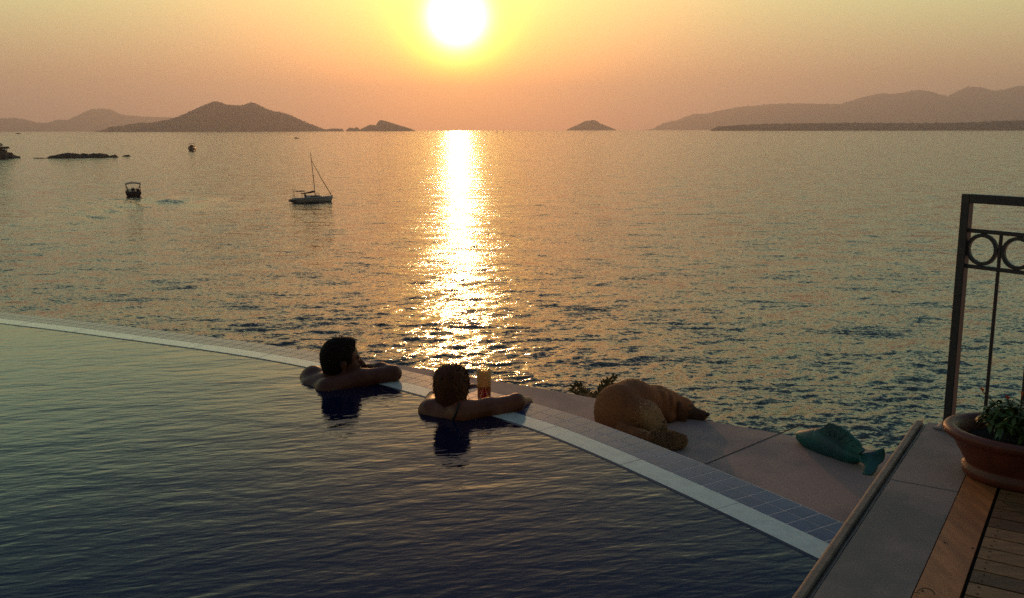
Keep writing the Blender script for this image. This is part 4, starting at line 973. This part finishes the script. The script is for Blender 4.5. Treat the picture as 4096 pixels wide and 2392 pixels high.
# swimsuit strap over the shoulder blade, laid on the skin
def lay(pts, rad, name, ob, m, parent):
    from mathutils.bvhtree import BVHTree
    dg_ = BVHTree.FromPolygons([v.co for v in ob.data.vertices], [list(p.vertices) for p in ob.data.polygons]); out = []
    for i in range(len(pts) - 1):
        for k in range(8):
            p = Vector(pts[i]).lerp(Vector(pts[i + 1]), k / 8)
            o_ = Vector((0, 0, CAM_Z)); hit = dg_.ray_cast(o_, (p - o_).normalized())
            if hit[0] is not None: out.append(hit[0] + hit[1] * .002)
    if len(out) > 2: MB().tube(out, rad, 6).build(name, m, parent, smooth=True)
lay([WM(790, 660, 4.7), WM(775, 700, 4.7), WM(750, 770, 4.7), WM(720, 840, 4.7), WM(680, 885, 4.7), WM(600, 915, 4.7)], .0065, 'swimsuit_strap', wom, M['cloth'], wom)
lay([WM(345, 590, 4.8), WM(300, 650, 4.8), WM(262, 700, 4.8), WM(240, 738, 4.8)], .005, 'swimsuit_strap', wom, M['cloth'], wom)

# --- glass of red drink standing on the pool edge
gp = on(1937, 1598, .004); gp.z = .0065
gl = empty('drinking_glass', gp, 'tall clear tumbler half full of red drink on the pool edge', 'glass')
Hg = .168; R0, R1_ = .037, .041
MB().lathe([(.0001, .0), (R0 - .002, .0), (R0, .003), (R1_, Hg - .001), (R1_ - .001, Hg), (R1_ - .003, Hg - .001), (R0 - .003, .009), (.0001, .008)], gp, n=48).build('tumbler', M['glass'], gl, smooth=True)
MB().lathe([(.0001, .0095), (R0 - .0038, .0095), (R0 + .0008 - .0025, .078), (.0001, .078)], gp, n=48).build('drink', M['juice'], gl, smooth=False)
fo = MB(); g = random.Random(9)
for k in range(90):
    a = g.uniform(0, 6.28); z = .08 + (Hg - .085) * g.uniform(0, 1) ** .6; r_ = R0 + (R1_ - R0) * z / Hg - .0032; fo.blob(gp + Vector((r_ * math.cos(a), r_ * math.sin(a), z)), (.0012, .0012, .0018), 5, 4)
fo.build('froth_specks', M['cream'], gl)

# ================================================================== dog
def DG(a, b, D): return at(2250 + a / 3.68, 1460 + b / 3.68, D)
def gz(p, r_): p = Vector(p); p.z = max(p.z, WZ + r_); return p
pel = DG(830, 690, 5.03); tor = DG(1030, 545, 5.15); che = DG(1390, 620, 5.30); nek = DG(1560, 600, 5.33); sku = DG(1760, 650, 5.34); muz = DG(1930, 715, 5.32); tipm = DG(2075, 738, 5.30)
kne = DG(1230, 760, 4.93); hok = DG(1440, 1040, 4.86); foo = DG(1330, 1130, 4.84)
Bd = None
def basis(a, b):
    f = (b - a).normalized(); s = f.cross(Vector((0, 0, 1))).normalized(); return np.array([f, s, s.cross(f)])
dp = [('e', pel, (.125, .115, .135), None, .05), ('e', DG(790, 860, 4.98), (.105, .11, .12), None, .05),
      ('c', pel + Vector((0, .02, .03)), tor, .115, .118, .06), ('c', tor, che, .118, .108, .05), ('e', che + Vector((0, 0, -.03)), (.10, .10, .12), None, .04),
      ('c', che + Vector((.0, .0, .02)), nek, .10, .080, .04), ('c', nek, sku, .080, .066, .03),
      ('e', sku + Vector((0, 0, .004)), (.072, .064, .064), basis(sku, muz), .02), ('e', sku + (muz - sku) * .45 + Vector((0, 0, .026)), (.032, .040, .020), basis(sku, muz), .02),
      ('c', sku.lerp(muz, .4) + Vector((0, 0, -.012)), muz + Vector((0, 0, -.004)), .048, .034, .015), ('c', muz + Vector((0, 0, .004)), tipm, .034, .026, .012), ('c', muz + Vector((0, 0, -.020)), tipm + Vector((-.010, 0, -.026)), .030, .022, .012),
      ('e', DG(1300, 580, 5.18), (.045, .05, .085), None, .022), ('e', DG(1470, 590, 5.23), (.035, .045, .085), None, .018), ('e', DG(1590, 620, 5.26), (.028, .045, .078), None, .014), ('c', pel + Vector((.06, -.05, -.02)), kne, .09, .080, .018), ('e', kne.lerp(pel, .3) + Vector((0, 0, -.03)), (.11, .08, .12), None, .03), ('c', kne, DG(1380, 900, 4.9), .075, .055, .04), ('c', DG(1380, 900, 4.9), hok, .050, .034, .03), ('c', hok, gz(foo, .028), .034, .030, .02),
      ('c', gz(foo, .026), gz(DG(1440, 1130, 4.84), .022), .028, .024, .02),
      ('c', gz(DG(1450, 760, 5.3), .03), gz(DG(1560, 840, 5.22), .028), .045, .030, .02), ('c', gz(DG(1560, 840, 5.22), .028), gz(DG(1700, 830, 5.30), .024), .030, .026, .02),
      ('e', gz(DG(1720, 830, 5.3), .022), (.036, .028, .022), None, .015)]
# tail sweeping round
tpts = [DG(900, 1130, 4.86), DG(1150, 1160, 4.80), DG(1380, 1190, 4.76), DG(1600, 1170, 4.76), DG(1730, 1150, 4.78)]; tr = [.045, .040, .038, .040, .034]
tpts = [gz(p, r_ + .004) for p, r_ in zip(tpts, tr)]
dp += [('c', tpts[i], tpts[i + 1], tr[i], tr[i + 1], .02) for i in range(4)]
def ground_cut(G, v): return np.maximum(v, (WZ + .002) - G[..., 2])
dog = grow(dp, h=.0065, k=.03, name='dog', material=M['dogfur'], extra=ground_cut)
dog.data.materials.append(M['muzzle']); dog.data.materials.append(M['dogpale'])
_tp = [np.array(p) for p in tpts]; _kn = np.array(DG(1330, 830, 4.85)); _md = sku.lerp(muz, .62)
for p in dog.data.polygons:
    c = np.array(p.center)
    if (Vector(p.center) - _md).dot((tipm - sku).normalized()) > .012 + .01 * math.sin(c[2] * 200): p.material_index = 1
    elif np.linalg.norm(c - _tp[3]) < .075 + abs(random.gauss(0, .022)) or np.linalg.norm((c - _kn) * [1, .8, .62]) < .045 + abs(random.gauss(0, .028)): p.material_index = 2
tag(dog, 'golden dog lying curled on the walkway with its chin down', 'dog')
# ear facing the camera, nose, eye
er = MB(); sb_ = basis(sku, muz); ev = Vector(sb_[1]); ev = ev if ev.y < 0 else -ev
e0 = DG(1730, 590, 5.262)
grow([('e', e0 + Vector((.003, -.012, -.075)), (.038, .013, .066), basis(sku, muz), .02), ('c', e0 + Vector((0, .006, .004)), e0 + Vector((0, -.006, -.05)), .016, .024, .02)], h=.004, k=.02, name='ear', material=M['earfur'], parent=dog)
e1_ = sku - (muz - sku).normalized() * .012 - ev * .052 + Vector((0, 0, .022))
grow([('e', e1_ + Vector((.0, .006, -.055)), (.034, .014, .060), basis(sku, muz), .02), ('c', e1_, e1_ + Vector((0, .004, -.04)), .014, .018, .01)], h=.004, k=.02, name='ear', material=M['dogfur'], parent=dog)
MB().blob(tipm + (tipm - muz).normalized() * .024 + Vector((0, 0, .008)), (.014, .017, .013), 12, 8).build('nose', M['nose'], dog, smooth=True)
MB().blob(sku.lerp(muz, .62) + ev * .036 + Vector((0, 0, .018)), (.007, .007, .007), 10, 8).build('eye', M['eye'], dog, smooth=True)
dcen = np.array(DG(1000, 800, 5.0))
def dflow(c):
    q = np.tile(np.array([[-.35, -.1, -.55]]), (len(c), 1)); front = c[:, 0] > che.x; q[front] = [-.6, -.05, -.35]
    tl_ = (c[:, 2] < WZ + .10) & (c[:, 1] < 4.80); q[tl_] = [.9, .1, .05]; return q
fr_ = tufts(dog, 42000, lambda c, n_: (c[:, 1] < 9) * 1.0 * np.where(c[:, 0] > sku.x - .03, .15, 1.0), M['dogfur'], 'coat', dog, ln=.013, wd=.0014, flow=dflow, nk=.09, seed=6, jit=.3)
tc_ = np.array(tpts[3])
tufts(dog, 9000, lambda c, n_: (np.linalg.norm(c - tc_, axis=1) < .12) * (c[:, 1] < 4.86) * 1.0 + 1e-9, M['dogpale'], 'tail_fluff', dog, ln=.019, wd=.0018, flow=Vector((1, .15, .1)), nk=.45, seed=16, jit=.6)
thc = np.array(DG(1380, 850, 4.85))

# small things on the stone
g = random.Random(12)
tw = on(3700, 2384, TZ); c_ = MB(); pts = [tw + Vector((.05 * math.cos(a) * .6, .02 * math.sin(a), .004 + .012 * abs(math.sin(a * 1.3)))) for a in [i * .35 for i in range(12)]]
c_.tube(pts, .0016, 5); tag(c_.build('dry_leaf_stem', M['leaf2']), 'curled dry plant stem on the teak border at the bottom edge', 'plant stem')

# ================================================================== haze
hz = MB().box((0, 0, 425), (45000, 45000, 1070))
o = hz.build('haze', bpy.data.materials.new('haze')); tag(o, kind='stuff')
m = o.data.materials[0]; m.use_nodes = True; t = m.node_tree; t.nodes.clear()
pv = t.nodes.new('ShaderNodeVolumePrincipled'); pv.inputs['Color'].default_value = (1.0, .93, .98, 1); pv.inputs['Density'].default_value = 8.6e-5; pv.inputs['Anisotropy'].default_value = .55
ou = t.nodes.new('ShaderNodeOutputMaterial'); t.links.new(pv.outputs[0], ou.inputs['Volume'])
